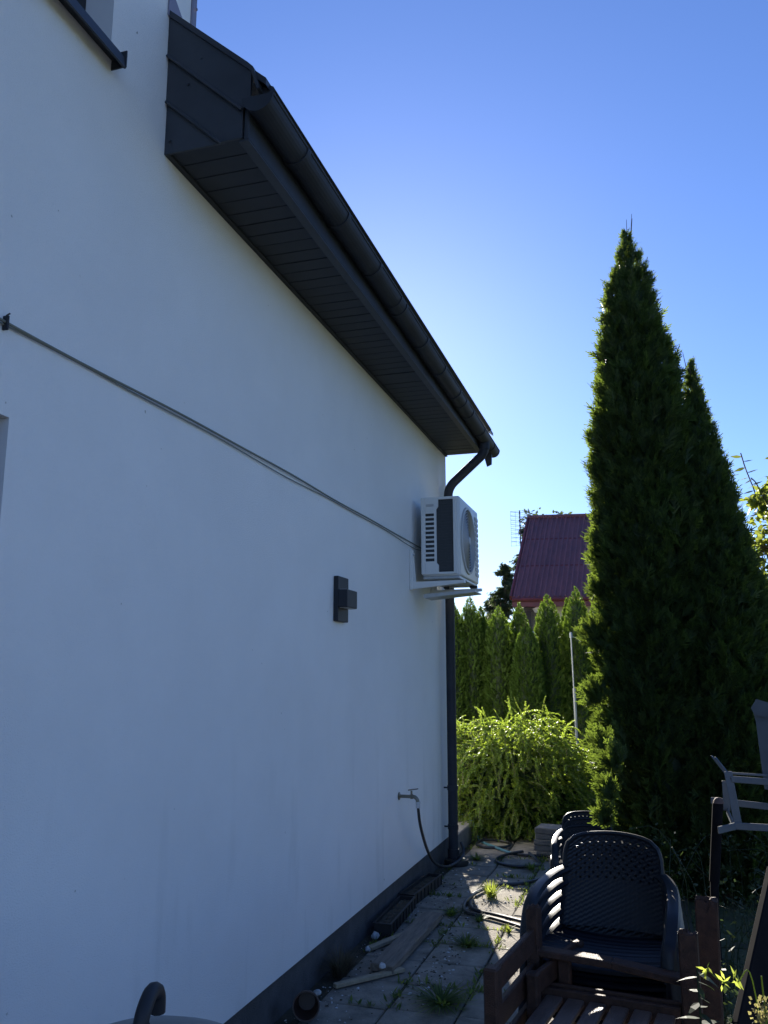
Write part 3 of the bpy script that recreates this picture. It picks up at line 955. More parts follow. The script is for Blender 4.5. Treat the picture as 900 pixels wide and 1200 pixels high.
# ------------------------------------------------------------------ shrub
def shrub():
    r = thing('shrub', 'big rounded shrub with arching leafy branches, sunlit yellow green on top', 'shrub', (.24, 9.62, 0))
    rx, ry, rz0 = 1.18, 1.22, 1.17
    stems, Ps, Ds, Bs, Ls = [], [], [], [], []
    N = 2400
    for i in range(N):
        u = random.uniform(-.05, 1)
        phi = random.uniform(0, 6.2832)
        if random.random() < .55: phi = random.uniform(math.pi, 2 * math.pi)     # the side in view is fuller
        cz_ = u
        s = math.sqrt(max(0, 1 - u * u))
        n = Vector((s * math.cos(phi), s * math.sin(phi), cz_))
        lump = 1 + .13 * noise.noise(n * 2.3 + Vector((3, 1, 7)))
        p = Vector((n.x * rx, n.y * ry, n.z * rz0)) * lump * random.uniform(.74, .99)
        p.z = max(p.z, .10)
        d = (n * .40 + Vector((n.x, n.y, 0)).normalized() * (.35 + .5 * u) + Vector((random.gauss(0, .42), random.gauss(0, .42), random.gauss(.08, .22)))).normalized()
        L = random.uniform(.14, .34)
        droop = random.uniform(.6, 1.5)
        if u > .8 and random.random() < .08:
            d = (Vector((random.gauss(0, .35), random.gauss(0, .35), 1))).normalized()
            L = random.uniform(.20, .32)
            droop = random.uniform(.2, .6)
        k = int(L / .0105)
        q = p.copy()
        dd = d.copy()
        side = dd.cross(Vector((0, 0, 1)))
        if side.length < .05: side = Vector((1, 0, 0))
        side.normalize()
        pts = [q.copy()]
        for j in range(k):
            dd = (dd + Vector((0, 0, -1)) * droop * .052 + Vector((random.gauss(0, .03), random.gauss(0, .03), random.gauss(0, .02)))).normalized()
            q = q + dd * .0105
            if q.z < .03: break
            sg = 1 if j % 2 else -1
            for sgn in (sg, -sg):
                ld = dd * random.uniform(.5, 1.0) + side * sgn * random.uniform(.5, 1) + Vector((0, 0, random.uniform(-.3, .6)))
                Ps.append(q[:])
                Ds.append(ld[:])
                Bs.append((dd.cross(ld) + Vector((random.gauss(0, .5), random.gauss(0, .5), random.gauss(0, .5))))[:] if random.random() < .5 else (dd + Vector((random.gauss(0, .3),) * 3))[:])
                Ls.append(random.uniform(.022, .036) * (1 - .5 * j / k))
            pts.append(q.copy())
        if i % 3 == 0: stems.append(pts[::6] + [pts[-1]])
    V, F = cloud(np.array(Ps), np.array(Ds), np.array(Bs), np.array(Ls), LEAF * np.array([1, 1.35]), .2)
    mesh_np('foliage', V, F, M['shrub'], r)
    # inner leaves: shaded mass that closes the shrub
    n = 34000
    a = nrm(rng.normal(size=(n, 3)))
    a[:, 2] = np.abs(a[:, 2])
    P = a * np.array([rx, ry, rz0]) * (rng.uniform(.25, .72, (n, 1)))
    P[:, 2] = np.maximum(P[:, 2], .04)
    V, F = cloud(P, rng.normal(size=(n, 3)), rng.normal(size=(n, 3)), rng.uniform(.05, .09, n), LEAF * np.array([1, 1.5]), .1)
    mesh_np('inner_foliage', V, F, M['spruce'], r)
    b = MB()
    for pts in stems: b.tube(pts, [.003] * (len(pts) - 1) + [.0015], 4, cap=False)
    for i in range(26):
        a = random.uniform(0, 6.283)
        p1 = Vector((math.cos(a) * rx * .7, math.sin(a) * ry * .7, random.uniform(.3, .95)))
        b.tube(bez([(random.gauss(0, .06), random.gauss(0, .06), -.03), (p1.x * .3, p1.y * .3, p1.z * .8), p1], 6), [.014, .012, .011, .009, .008, .006, .004], 5)
    b.build('branches', M['twig'], r)
shrub()

# ------------------------------------------------------------------ columnar conifers
def column_tree(name, label, cat, base, prof, nspray, ssize, m, seed, group=None, lean=(0, 0), nlump=.10, tips=6, lumps=1.0, extra=()):
    """prof: list of (z, radius); foliage of fan sprays over a lumpy surface of revolution"""
    r = thing(name, label, cat, base, 0, group)
    pz = np.array([p[0] for p in prof])
    pr = np.array([p[1] for p in prof])
    H = pz[-1]
    # sample heights in proportion to area
    zz = np.linspace(pz[0], H, 400)
    w = np.interp(zz, pz, pr) + .03
    cdf = np.cumsum(w)
    cdf /= cdf[-1]
    rg = np.random.default_rng(seed)
    z = np.interp(rg.uniform(0, 1, nspray), cdf, zz)
    ph = rg.uniform(0, 2 * math.pi, nspray)
    depth = np.where(rg.uniform(0, 1, nspray) < .62, rg.uniform(.90, 1.0, nspray), rg.uniform(.55, .92, nspray))
    lump = np.empty(nspray)
    for i in range(nspray):
        v = Vector((math.cos(ph[i]) * 1.1, math.sin(ph[i]) * 1.1, z[i] * 1.5 + seed))
        lump[i] = 1 + nlump * 1.3 * noise.noise(v * 1.3 * lumps) + nlump * noise.noise(v * 3.4 * lumps) + nlump * .8 * noise.noise(v * 7.5 * lumps)
    rad = np.interp(z, pz, pr) * lump * depth
    ax = np.stack([lean[0] * z / H, lean[1] * z / H], 1)
    P = np.stack([np.cos(ph) * rad + ax[:, 0], np.sin(ph) * rad + ax[:, 1], z], 1)
    out = np.stack([np.cos(ph), np.sin(ph), np.zeros(nspray)], 1)
    up = np.clip((z / H) ** 2, 0, 1)
    D = out * rg.uniform(.35, 1.0, (nspray, 1)) * (1 - .45 * up[:, None]) + np.array([0, 0, 1.0]) * rg.uniform(.35, 1.1, (nspray, 1)) + rg.normal(0, .28, (nspray, 3))
    B = np.cross(out, np.array([0, 0, 1.0])) * rg.uniform(-.6, 1, (nspray, 1)) + out * rg.uniform(-1, 1, (nspray, 1)) + rg.normal(0, .3, (nspray, 3))
    L = ssize * rg.uniform(.6, 1.25, nspray) * np.clip(.55 + np.interp(z, pz, pr) / max(pr) * .6, .5, 1)
    for (ex, ey, ez, er, en) in extra:
        dv = nrm(rg.normal(0, 1, (en, 3)) * np.array([1, 1, 1.3]))
        P = np.vstack([P, dv * er * rg.uniform(.2, 1, (en, 1)) + np.array([ex - base[0], ey - base[1], ez])])
        D = np.vstack([D, dv * .7 + np.array([-.35, -.1, .7]) + rg.normal(0, .25, (en, 3))])
        B = np.vstack([B, rg.normal(0, 1, (en, 3))])
        L = np.concatenate([L, ssize * rg.uniform(.45, .85, en)])
    D_ = nrm(D)
    P = P - D_ * L[:, None] * .45
    V, F = cloud(P, D_, B, L, FAN if ssize > .12 else FAN_SMALL, .12)
    mesh_np('crown', V, F, m, r)
    # lumpy core of closely packed scales, inside the sprays
    nb, na = 26, 14
    cv = np.empty((nb, na, 3))
    for i in range(nb):
        t = pz[0] + (H * .93 - pz[0]) * i / (nb - 1)
        rr = np.interp(t, pz, pr) * .62
        for k in range(na):
            a = k * 2 * math.pi / na
            q = rr * (1 + .25 * noise.noise(Vector((math.cos(a), math.sin(a), t * 2 + seed))))
            cv[i, k] = (math.cos(a) * q + lean[0] * t / H, math.sin(a) * q + lean[1] * t / H, t)
    Fc = np.array([(i * na + k, i * na + (k + 1) % na, (i + 1) * na + (k + 1) % na, (i + 1) * na + k) for i in range(nb - 1) for k in range(na)])
    mesh_np('inner_crown', cv.reshape(-1, 3), Fc, M['spruce'], r)
    b = MB()
    b.tube([(0, 0, -.05), (0, 0, .3), (lean[0] * .5, lean[1] * .5, H * .5), (lean[0] * .95, lean[1] * .95, H * .93)], [.05 + pr.max() * .10, .04 + pr.max() * .08, .03, .008], 8)
    for i in range(tips):
        a = random.uniform(0, 6.28)
        b.tube(bez([(lean[0] * .97, lean[1] * .97, H * .93), (lean[0] + math.cos(a) * .03, lean[1] + math.sin(a) * .03, H * .97), (lean[0] + math.cos(a) * .06, lean[1] + math.sin(a) * .06, H * random.uniform(.985, 1.035))], 4), [.006, .005, .004, .003, .002], 4)
    b.build('trunk', M['bark'], r)
    return r
column_tree('thuja_tree', 'tallest dark columnar thuja, the left of the joined pair behind the plastic chairs', 'tree', (1.83, 7.15, 0),
            [(.02, .34), (.25, .42), (.6, .40), (1.0, .46), (1.4, .43), (1.9, .45), (2.3, .41), (2.75, .42), (3.0, .385), (3.4, .38), (3.8, .355), (4.2, .305), (4.6, .245), (4.95, .17), (5.15, .105), (5.32, .05), (5.44, .008)], 15500, .17, M['thuja'], 21, 'tall thuja pair', nlump=.19, tips=7, lean=(-.05, 0),
            extra=[(*px_point(u, v, d), r_, n_) for u, v, d, r_, n_ in ((707, 955, 5.55, .060, 80), (712, 925, 5.6, .065, 80), (718, 890, 6.0, .10, 110), (704, 870, 6.6, .10, 90), (698, 812, 6.8, .13, 150), (697, 742, 6.95, .14, 170), (700, 690, 7.0, .10, 80), (699, 648, 7.05, .09, 70), (700, 545, 7.1, .10, 70))])
column_tree('thuja_tree', 'shorter dark thuja growing against the right side of the tallest one', 'tree', (2.245, 7.22, 0),
            [(.02, .40), (.5, .48), (1.0, .50), (1.5, .46), (2.0, .42), (2.5, .35), (3.0, .26), (3.4, .18), (3.75, .10), (4.0, .05), (4.2, .008)], 12500, .17, M['thuja'], 33, 'tall thuja pair', nlump=.14, tips=8)
# the neighbour's hedge of columns
hedge_spec = [(529, 700, 13.9, .27, 'leftmost hedge conifer, half hidden by the dark drainpipe'),
              (550, 697, 14.0, .25, 'slim hedge conifer under the air conditioner drip tray'),
              (563, 708, 14.3, .18, 'narrow hedge conifer just right of the one under the drip tray'),
              (584, 708, 13.9, .27, 'broad blunt hedge conifer left of the maroon roof corner'),
              (608, 704, 14.2, .22, 'hedge conifer with a pointed tip below the maroon roof corner'),
              (616, 727, 13.5, .25, 'shortest hedge conifer, standing in front of its pointed neighbour'),
              (641, 694, 13.9, .28, 'broad tall hedge conifer in front of the cream wall'),
              (664, 699, 14.4, .15, 'thin hedge conifer left of the metal pole'),
              (674, 686, 13.9, .25, 'tallest hedge conifer, behind the metal pole'),
              (704, 690, 14.1, .32, 'hedge conifer half hidden behind the sunlit thuja edge')]
for i, (u, v, d, rad, lab) in enumerate(hedge_spec):
    p = px_point(u, v, d)
    H = p.z
    rad *= 1.02
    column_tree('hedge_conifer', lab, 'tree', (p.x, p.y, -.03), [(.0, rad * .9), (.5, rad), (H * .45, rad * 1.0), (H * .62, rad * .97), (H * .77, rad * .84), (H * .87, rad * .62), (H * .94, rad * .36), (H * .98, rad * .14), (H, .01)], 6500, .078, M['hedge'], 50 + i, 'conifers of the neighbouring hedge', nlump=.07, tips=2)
hb = MB()
tag(None or thing('metal_pole', 'thin pale metal pole standing behind the round shrub', 'pole', (.846, 10.97, 0)))
pole = [o for o in C.objects if o.name == 'metal_pole'][0]
b = MB()
b.tube([(0.03, 0, 0), (0, 0, 2.06)], .009, 8)
b.tube([(0.03, 0, 0), (0.012, 0, 1.40)], .018, 8)
b.build('shaft', M['polemetal'], pole, smooth=True)
b = MB()
b.lathe([(.0, -.03), (.018, -.03), (.02, .02), (.010, .045), (0, .045)], (0, 0, 2.06), 10)
b.tube(bez([(.0, 0, 2.04), (.06, 0, 2.06), (.12, 0, 1.98)], 4), .004, 5)
b.build('pole_cap', M['polemetal'], pole, smooth=True)

# ------------------------------------------------------------------ neighbour's house with the maroon roof
nh = thing('neighbour_house', 'cream neighbouring house with a steep maroon ribbed metal roof', 'house', (-2.3, 26.0, 0), R(7.6))
ca, sa = math.cos(R(7.6)), math.sin(R(7.6))
def toN(p):
    x, y = p.x + 2.3, p.y - 26.0
    return Vector((x * ca + y * sa, -x * sa + y * ca, p.z))
eL = toN(px_point(600, 700, 26.0))
rL = toN(px_point(620, 607, 29.6))
LEN = 6.2
x0 = eL.x
sl = Vector((0, rL.y - eL.y, rL.z - eL.z))
skew = rL.x - eL.x
SLn = sl.normalized()
nrmR = Vector((0, -SLn.z, SLn.y))
b = MB()
b.prism([(x0, eL.y, eL.z), (x0 + skew, rL.y, rL.z), (x0 + skew, rL.y + .01, rL.z - .08), (x0, eL.y + .06, eL.z - .06)], (LEN, 0, 0))
b.prism([(x0 + skew, rL.y + .012, rL.z), (x0, 2 * rL.y - eL.y, eL.z), (x0, 2 * rL.y - eL.y - .06, eL.z - .06), (x0 + skew, rL.y + .012, rL.z - .08)], (LEN, 0, 0))
nroof = b.build('roof', M['redroof'], nh)
b = MB()
b.beam((0, 0, 0), sl, .055, .05, bev=.012, up=nrmR)
bmesh.ops.translate(b.bm, verts=b.bm.verts[:], vec=nrmR * .022)
for v in b.bm.verts: v.co.x += skew * (v.co.z / sl.z)
bmesh.ops.recalc_face_normals(b.bm, faces=b.bm.faces[:])
ribm = bpy.data.meshes.new('roof_rib')
b.bm.to_mesh(ribm)
b.bm.free()
for i in range(39):
    link('roof_rib', ribm, M['redroof'], nroof, (x0 + .05 + i * .155, eL.y, eL.z))
for k in (.36, .70):
    b = MB()
    q = Vector((x0 + skew * k, eL.y, eL.z)) + Vector((0, sl.y * k, sl.z * k)) + nrmR * .006
    b.beam(q, q + Vector((LEN, 0, 0)), .05, .012, up=nrmR)
    b.build('sheet_overlap', M['redtrim'], nroof)
b = MB()
b.box((x0, eL.y - .03, eL.z - .30), (x0 + LEN, eL.y + .02, eL.z - .05), bev=.01)
b.build('fascia', M['redtrim'], nh)
b = MB()
A0, A1 = Vector((x0, eL.y, eL.z - .02)), Vector((x0 + skew, rL.y, rL.z - .02))
b.beam(A0 - Vector((.04, 0, 0)), A1 - Vector((.04, 0, 0)), .07, .16, bev=.01, up=nrmR)
b.build('verge', M['redtrim'], nh)
b = MB()
b.tube([(x0, eL.y - .09, eL.z - .08), (x0 + LEN, eL.y - .09, eL.z - .08)], .06, 8)
b.build('gutter', M['redtrim'], nh, smooth=True)
b = MB()
b.tube([(x0 + skew - .05, rL.y, rL.z + .03), (x0 + skew + LEN, rL.y, rL.z + .03)], .07, 8)
b.build('ridge_cap', M['redroof'], nh, smooth=True)
wy = eL.y + .55
b = MB()
xr = toN(px_point(634, 710, 27.0)).x
b.box((xr, wy, 0), (x0 + LEN - .4, 2 * rL.y - eL.y - .5, eL.z - .05))
b.box((x0 + .3, wy + 2.2, 0), (xr - .002, 2 * rL.y - eL.y - .5, eL.z - .05))
b.box((x0 + .3, wy, 0), (xr - .003, wy + 2.195, 2.75))
b.build('wall', M['cream'], nh)
b = MB()
b.prism([(x0 + .35, wy + .3, eL.z - .06), (x0 + .35, 2 * rL.y - eL.y - .6, eL.z - .06), (x0 + skew + .1, rL.y, rL.z - .35)], (.2, 0, 0))
b.build('gable', M['cream'], nh)
b = MB()
b.box((x0 + .25, wy - .06, 2.752), (xr + .05, wy + .06, 2.85))
rail = b.build('balcony_rail', M['polemetal'], nh)
n = 14
for i in range(n):
    xx = x0 + .35 + (xr - x0 - .5) * i / (n - 1)
    b = MB()
    b.tube([(xx, wy, 2.85), (xx, wy, eL.z - .12)], .014, 5)
    b.tube([(xx, wy, 3.45), (xx + .07, wy, 3.55), (xx, wy, 3.65)], .009, 4)
    b.build('bar', M['ironwork'], rail)
b = MB()
b.box((x0 + .3, wy + 2.17, 2.9), (xr - .3, wy + 2.19, eL.z - .25))
w = b.build('window', M['shade'], nh)
b = MB()
b.lathe([(.0, .0), (.09, .0), (.16, .12), (.05, .16), (.0, .17)], (xr - .12, wy - .12, 3.42), 10)
b.build('wall_lamp', M['ac'], nh)

# antenna beside the roof
an = thing('tv_antenna', 'thin grid television antenna on a mast left of the maroon roof', 'antenna', tuple(px_point(612, 700, 31.5)))
z0a = an.location.z
t = px_point(612, 598, 31.5).z - z0a
b = MB()
b.tube([(0, 0, -3), (0, 0, t)], .022, 6)
b.build('mast', M['ironwork'], an)
b = MB()
for k in range(8):
    zz = t - .1 - k * .16
    for sx in (-1, 1):
        b.tube([(0, 0, zz), (sx * .34, -.05, zz + .05)], .007, 4)
    b.box((-.03, -.03, zz - .02), (.03, .03, zz + .02))
b.build('dipole', M['ironwork'], an)
b = MB()
for sx in (-.36, -.18, .18, .36):
    b.tube([(sx, .12, t - 1.35), (sx, .12, t)], .005, 4)
for k in range(10):
    b.tube([(-.37, .12, t - k * .148), (.37, .12, t - k * .148)], .005, 4)
b.tube([(0, 0, t - .7), (0, .12, t - .7)], .012, 4)
b.build('reflector', M['galv'], an)

# spruces beyond
def spruce(label, base, H, rad, seed, n=2600, name='spruce_tree'):
    r = thing(name, label, 'tree', base, 0, 'trees beyond the maroon roof')
    rg = np.random.default_rng(seed)
    b = MB()
    b.tube([(0, 0, 0), (0, 0, H)], [.16, .02], 7)
    Ps, Ds, Bs, Ls = [], [], [], []
    nb = int(H * 11)
    for i in range(nb):
        t = (i + .5) / nb
        z = .6 + (H - .6) * t
        a = rg.uniform(0, 6.283)
        L = rad * (1 - t) ** .8 * rg.uniform(.55, 1.1) + .12
        d = np.array([math.cos(a), math.sin(a), 0])
        pts = []
        for k in range(7):
            s = k / 6
            p = np.array([0, 0, z]) + d * L * s + np.array([0, 0, L * (.15 * s - .45 * s * s + .15 * s ** 3)])
            pts.append(tuple(p))
            m = max(2, int(n / nb / 7))
            for q in range(m):
                Ps.append(p + rg.normal(0, .05, 3))
                Ds.append(d * rg.uniform(.2, 1) + np.cross(d, [0, 0, 1]) * rg.uniform(-1, 1) + np.array([0, 0, rg.uniform(-1.1, .1)]))
                Bs.append(rg.normal(0, 1, 3))
                Ls.append(rg.uniform(.12, .26) * (.6 + .4 * (1 - s)))
        b.tube(pts, [.02, .018, .015, .012, .01, .008, .004], 4, cap=False)
    b.build('trunk', M['bark'], r)
    V, F = cloud(np.array(Ps), np.array(Ds), np.array(Bs), np.array(Ls), FAN_SMALL, .1)
    mesh_np('crown', V, F, M['spruce'], r)
p = px_point(591, 662, 34)
spruce('dark spruce left of the maroon roof, the lower of two', (p.x, p.y, 0), p.z, 1.5, 5, 9500)
p = px_point(616, 618, 33)
spruce('taller dark spruce rising close behind the left slope of the maroon roof', (p.x, p.y, 0), p.z, 1.5, 8, 9500)
p = px_point(575, 700, 36)
spruce('lowest dark spruce, seen between the hedge tips and the other spruces', (p.x, p.y, 0), p.z, 1.2, 13, 6000)

def broad_tree(label, base, cl, nleaf, lsize, seed, m, name='leafy_tree', group=None, limbs=()):
    """cl: clumps (x, y, z, r) relative to the base"""
    r = thing(name, label, 'tree', base, 0, group)
    rg = np.random.default_rng(seed)
    b = MB()
    tot = sum(c[3] ** 2 for c in cl)
    Ps, Ds, Bs, Ls = [], [], [], []
    for (x, y, z, rr) in cl:
        b.tube(bez([(0, 0, -.05), (x * .2, y * .2, z * .5), (x, y, z)], 6), [.05, .04, .032, .025, .018, .012, .006], 6)
        n = int(nleaf * rr * rr / tot)
        nt_ = max(4, n // 9)
        for k in range(nt_):
            dv = nrm(rg.normal(0, 1, 3))
            L = rr * rg.uniform(.5, 1.08)
            p0 = np.array([x, y, z]) + dv * rr * .15
            p1 = np.array([x, y, z]) + dv * L
            b.tube([tuple(p0), tuple((p0 + p1) / 2 + rg.normal(0, .02, 3)), tuple(p1)], [.006, .004, .002], 4, cap=False)
            for j in range(9):
                s = rg.uniform(.35, 1.02)
                Ps.append(p0 + (p1 - p0) * s + rg.normal(0, lsize * .15, 3))
                Ds.append(dv * .6 + rg.normal(0, .7, 3) + np.array([0, 0, -.25]))
                Bs.append(rg.normal(0, 1, 3) * np.array([1, 1, .35]))
                Ls.append(lsize * rg.uniform(.6, 1.15))
    for pts, nl_ in limbs:
        b.tube(spline(pts, 5), .006, 5)
        sp = spline(pts, 12)
        for j in range(nl_):
            q = np.array(sp[int((.25 + .75 * j / nl_) * (len(sp) - 1))])
            Ps.append(q)
            Ds.append(np.array([(-1) ** j * rg.uniform(.5, 1), rg.uniform(-.5, .2), rg.uniform(-.2, .3)]))
            Bs.append(np.array([.2, 1, .3]) + rg.normal(0, .3, 3))
            Ls.append(lsize * rg.uniform(.8, 1.3))
    b.build('trunk', M['bark'], r)
    T = np.array([[(0, 0), (.28, .26), (.62, .24), (.62, 0.0)], [(0, 0), (.62, 0.0), (.62, -.24), (.28, -.26)], [(.62, .24), (1, 0), (1, 0), (.62, 0)], [(.62, 0), (1, 0), (1, 0), (.62, -.24)]])
    T = np.array([[(0, 0), (.22, .22), (.5, .29), (.5, -.29)], [(.0, 0), (.5, -.29), (.22, -.22), (.0, 0.0)], [(.5, .29), (.8, .15), (.8, -.15), (.5, -.29)], [(.8, .15), (1, 0.01), (1, -.01), (.8, -.15)]])
    T[1] = np.array([(0, 0.0), (.5, -.29), (.35, -.27), (.22, -.22)])
    V, F = cloud(np.array(Ps), np.array(Ds), np.array(Bs), np.array(Ls), T, .18)
    mesh_np('crown', V, F, m, r)
    return r
p = px_point(640, 591, 42)
broad_tree('pale tree top showing above the ridge of the maroon roof', (p.x, p.y, 0), [(-.6, 0, p.z - .9, .75), (.3, .2, p.z - 1.3, .9), (.9, -.2, p.z - 1.0, .6), (0, 0, p.z - 2.6, 1.5)], 1400, .22, 3, M['spruce'])
lt = Vector((3.25, 8.5, 0))
lc = [(*(px_point(u, v, d) - lt), r_) for u, v, d, r_ in ((896, 590, 8.4, .22), (897, 645, 8.45, .26), (903, 700, 8.5, .30), (906, 755, 8.5, .30), (940, 620, 8.6, .5), (950, 720, 8.6, .55), (960, 830, 8.6, .6), (930, 560, 8.5, .3), (915, 800, 8.4, .32), (1000, 660, 8.9, .7))]
l0 = [tuple(px_point(u, v, 8.35) - lt) for u, v in ((895, 610), (884, 575), (874, 550), (868, 531))]
l1 = [tuple(px_point(u, v, 8.3) - lt) for u, v in ((905, 600), (893, 580), (886, 566), (880, 560))]
broad_tree('leafy tree with backlit yellow leaves right of the thuja pair', tuple(lt), lc, 7500, .085, 6, M['broad'], limbs=[(l0, 8), (l1, 6)])

# ------------------------------------------------------------------ plastic chairs
def make_chair():
    r = thing('plastic_chair', '', 'chair', (0, 0, 0))
    W2, D0 = .205, .22
    zs, zb = .40, .745
    nx, ny = 46, 40
    def holes(i, j):
        return j > ny * .45 and 3 < i < nx - 4 and 2 < nx - i and j < ny - 2 and (i % 4 == (1 if j % 4 else 3)) and (j % 2 == 0)
    def back_pt(u, v, off):           # u -1..1, v 0..1
        w = W2 * (1.0 - .07 * v) * (1 - .05 * max(0, v - .85) / .15)
        rise = (zb - zs) * v - .020 * u * u * v - (.022 * (abs(u) ** 10) * (v > .8) * (v - .8) / .2)
        yb = D0 + .10 * v + .018 * math.sin(v * 3.1) - .05 * u * u * (.6 + .4 * v)
        i_, j_ = round((u + 1) / 2 * nx), round(v * ny)
        return (u * w, yb + off + .0008 * (-1) ** (i_ // 2 + j_), zs + rise)
    b = MB()
    g = [[[b.bm.verts.new(back_pt(-1 + 2 * i / nx, j / ny, o)) for j in range(ny + 1)] for i in range(nx + 1)] for o in (0, .007)]
    for i in range(nx):
        for j in range(ny):
            if holes(i, j):
                q = [(i, j), (i + 1, j), (i + 1, j + 1), (i, j + 1)]
                for k in range(4):
                    a, c = q[k], q[(k + 1) % 4]
                    b.bm.faces.new((g[0][a[0]][a[1]], g[0][c[0]][c[1]], g[1][c[0]][c[1]], g[1][a[0]][a[1]]))
                continue
            for L_ in (0, 1):
                b.bm.faces.new((g[L_][i][j], g[L_][i + 1][j], g[L_][i + 1][j + 1], g[L_][i][j + 1]))
    back = b.build('backrest', M['blackplastic'], r)
    b = MB()                          # rolled rim of the back
    rim = [Vector(back_pt(-1, v / 10, .003)) for v in range(0, 11)] + [Vector(back_pt(u / 6, 1, .003)) for u in range(-5, 6)] + [Vector(back_pt(1, v / 10, .003)) for v in range(10, -1, -1)]
    b.tube(rim, .0095, 6)
    b.build('back_rim', M['rimplastic'], back, smooth=True)
    b = MB()
    def seat_pt(u, v, o):             # v 0 front .. 1 back
        w = (W2 + .03) * (1.03 - .10 * v)
        z = zs + .012 * math.cos(v * 3.1) - .018 * (1 - u * u) * .9 - .05 * max(0, .12 - v) / .12 * .5
        if not o: z += .0022 * math.sin(v * 110)
        return (u * w, -.20 + (D0 + .20) * v, z - o)
    n1, n2 = 10, 60
    g = [[[b.bm.verts.new(seat_pt(-1 + 2 * i / n1, j / n2, o)) for j in range(n2 + 1)] for i in range(n1 + 1)] for o in (0, .012)]
    for L_ in (0, 1):
        for i in range(n1):
            for j in range(n2):
                b.bm.faces.new((g[L_][i][j], g[L_][i + 1][j], g[L_][i + 1][j + 1], g[L_][i][j + 1]))
    for i in range(n1):
        for j in (0, n2):
            b.bm.faces.new((g[0][i][j], g[0][i + 1][j], g[1][i + 1][j], g[1][i][j]))
    for j in range(n2):
        for i in (0, n1):
            b.bm.faces.new((g[0][i][j], g[0][i][j + 1], g[1][i][j + 1], g[1][i][j]))
    b.build('seat', M['blackplastic'], r)
    for s in (-1, 1):
        b = MB()
        pts = spline([(s * .19, .27, .60), (s * .225, .20, .59), (s * .250, .05, .575), (s * .258, -.08, .545), (s * .255, -.16, .49), (s * .25, -.195, .46), (s * .245, -.21, .40)], 5)
        b.tube(pts, [.027] * len(pts), 8, flat=.6)
        b.build('armrest', M['rimplastic'], r, smooth=True)
        b = MB()
        b.tube([(s * .255, -.21, .40), (s * .268, -.225, .18), (s * .275, -.235, .005)], [.024, .021, .018], 8, flat=.6)
        b.build('leg', M['blackplastic'], r, smooth=True)
        b = MB()
        b.tube([(s * .225, .22, .40), (s * .25, .27, .18), (s * .262, .31, .005)], [.026, .022, .018], 8, flat=.6)
        b.build('leg', M['blackplastic'], r, smooth=True)
    return r
chair0 = make_chair()
ang = R(-7)
fw = Vector((math.sin(ang), -math.cos(ang), 0))
names5 = ['lowest', 'second lowest', 'middle', 'second highest', 'topmost']
for i in range(5):
    o = chair0 if i == 0 else copy_tree(chair0)
    o.location = (1.545 - .004 * i, 3.50 - .012 * i + .05, .0 + .048 * i)
    o.rotation_euler = (0, 0, ang + R(random.uniform(-1, 1)))
    tag(o, names5[i] + ' black woven-look plastic armchair of the near stack behind the wooden chair', 'chair', 'black plastic chairs in the near stack')
for i in range(3):
    o = copy_tree(chair0)
    o.location = (1.31 + (.0, .012, .006)[i], 5.74 + .02 * i, .0 + .042 * i)
    o.scale = (.80, .80, .80)
    o.rotation_euler = (0, 0, R(4))
    tag(o, ['lowest', 'middle', 'topmost'][i] + ' black plastic armchair of the far stack tucked against the thuja', 'chair', 'black plastic chairs in the far stack')

# ------------------------------------------------------------------ wooden chairs in front
def wboard(b, p, q, w, t, bev=.004, up=(0, 0, 1)): b.beam(p, q, w, t, bev, up)
WR = R(-8.5)
wc = thing('wooden_chair', 'brown wooden slatted garden chair standing in front of the plastic chair stack', 'chair', (1.225, 2.80, 0), WR)
def post(parent, x, y, h, w=.05, t=.07, name='post', jag=0.0, seed=0, lean=(0, 0)):
    b = MB()
    b.box((-w / 2, -t / 2, 0), (w / 2, t / 2, h), bev=.006)
    if jag:
        bmesh.ops.subdivide_edges(b.bm, edges=[e for e in b.bm.edges if abs(e.verts[0].co.z - e.verts[1].co.z) < .02 and e.verts[0].co.z > h - .02], cuts=3, use_grid_fill=True)
        for v in b.bm.verts:
            if v.co.z > h - .01: v.co.z -= jag * abs(noise.noise(Vector((v.co.x * 60, v.co.y * 60, seed)))) * 1.6
    for v in b.bm.verts:
        v.co.x += x + lean[0] * v.co.z
        v.co.y += y + lean[1] * v.co.z
    return b.build(name, M['brown'], parent)
post(wc, 0, 0, .70, .045, .055)
post(wc, 0, .475, .775, .045, .06, jag=.02, seed=2)
for z in (.655, .545, .435, .325):
    b = MB()
    wboard(b, (0, .028, z), (0, .445, z + .006), .022, .075, up=(0, 0, 1))
    b.build('slat', M['brown'], wc)
for k in range(6):
    b = MB()
    x = .085 + k * .074
    wboard(b, (x, -.10, .492), (x, .41, .492), .058, .02)
    b.build('seat_slat', M['seatwood'], wc)
b = MB()
wboard(b, (.03, .425, .484), (.50, .425, .486), .022, .075, up=(0, 0, 1))
wboard(b, (.03, .452, .508), (.50, .452, .512), .018, .04, up=(0, 0, 1))
b.build('seat_rail', M['brown'], wc)
b = MB()
wboard(b, (-.01, .475, .618), (.27, .50, .605), .06, .024)
wboard(b, (.27, .50, .605), (.52, .49, .585), .06, .024)
b.build('armrest', M['brown'], wc)
post(wc, .535, .43, .765, .06, .05, jag=.03, seed=7)
post(wc, .10, .50, .60, .045, .04, name='leg')
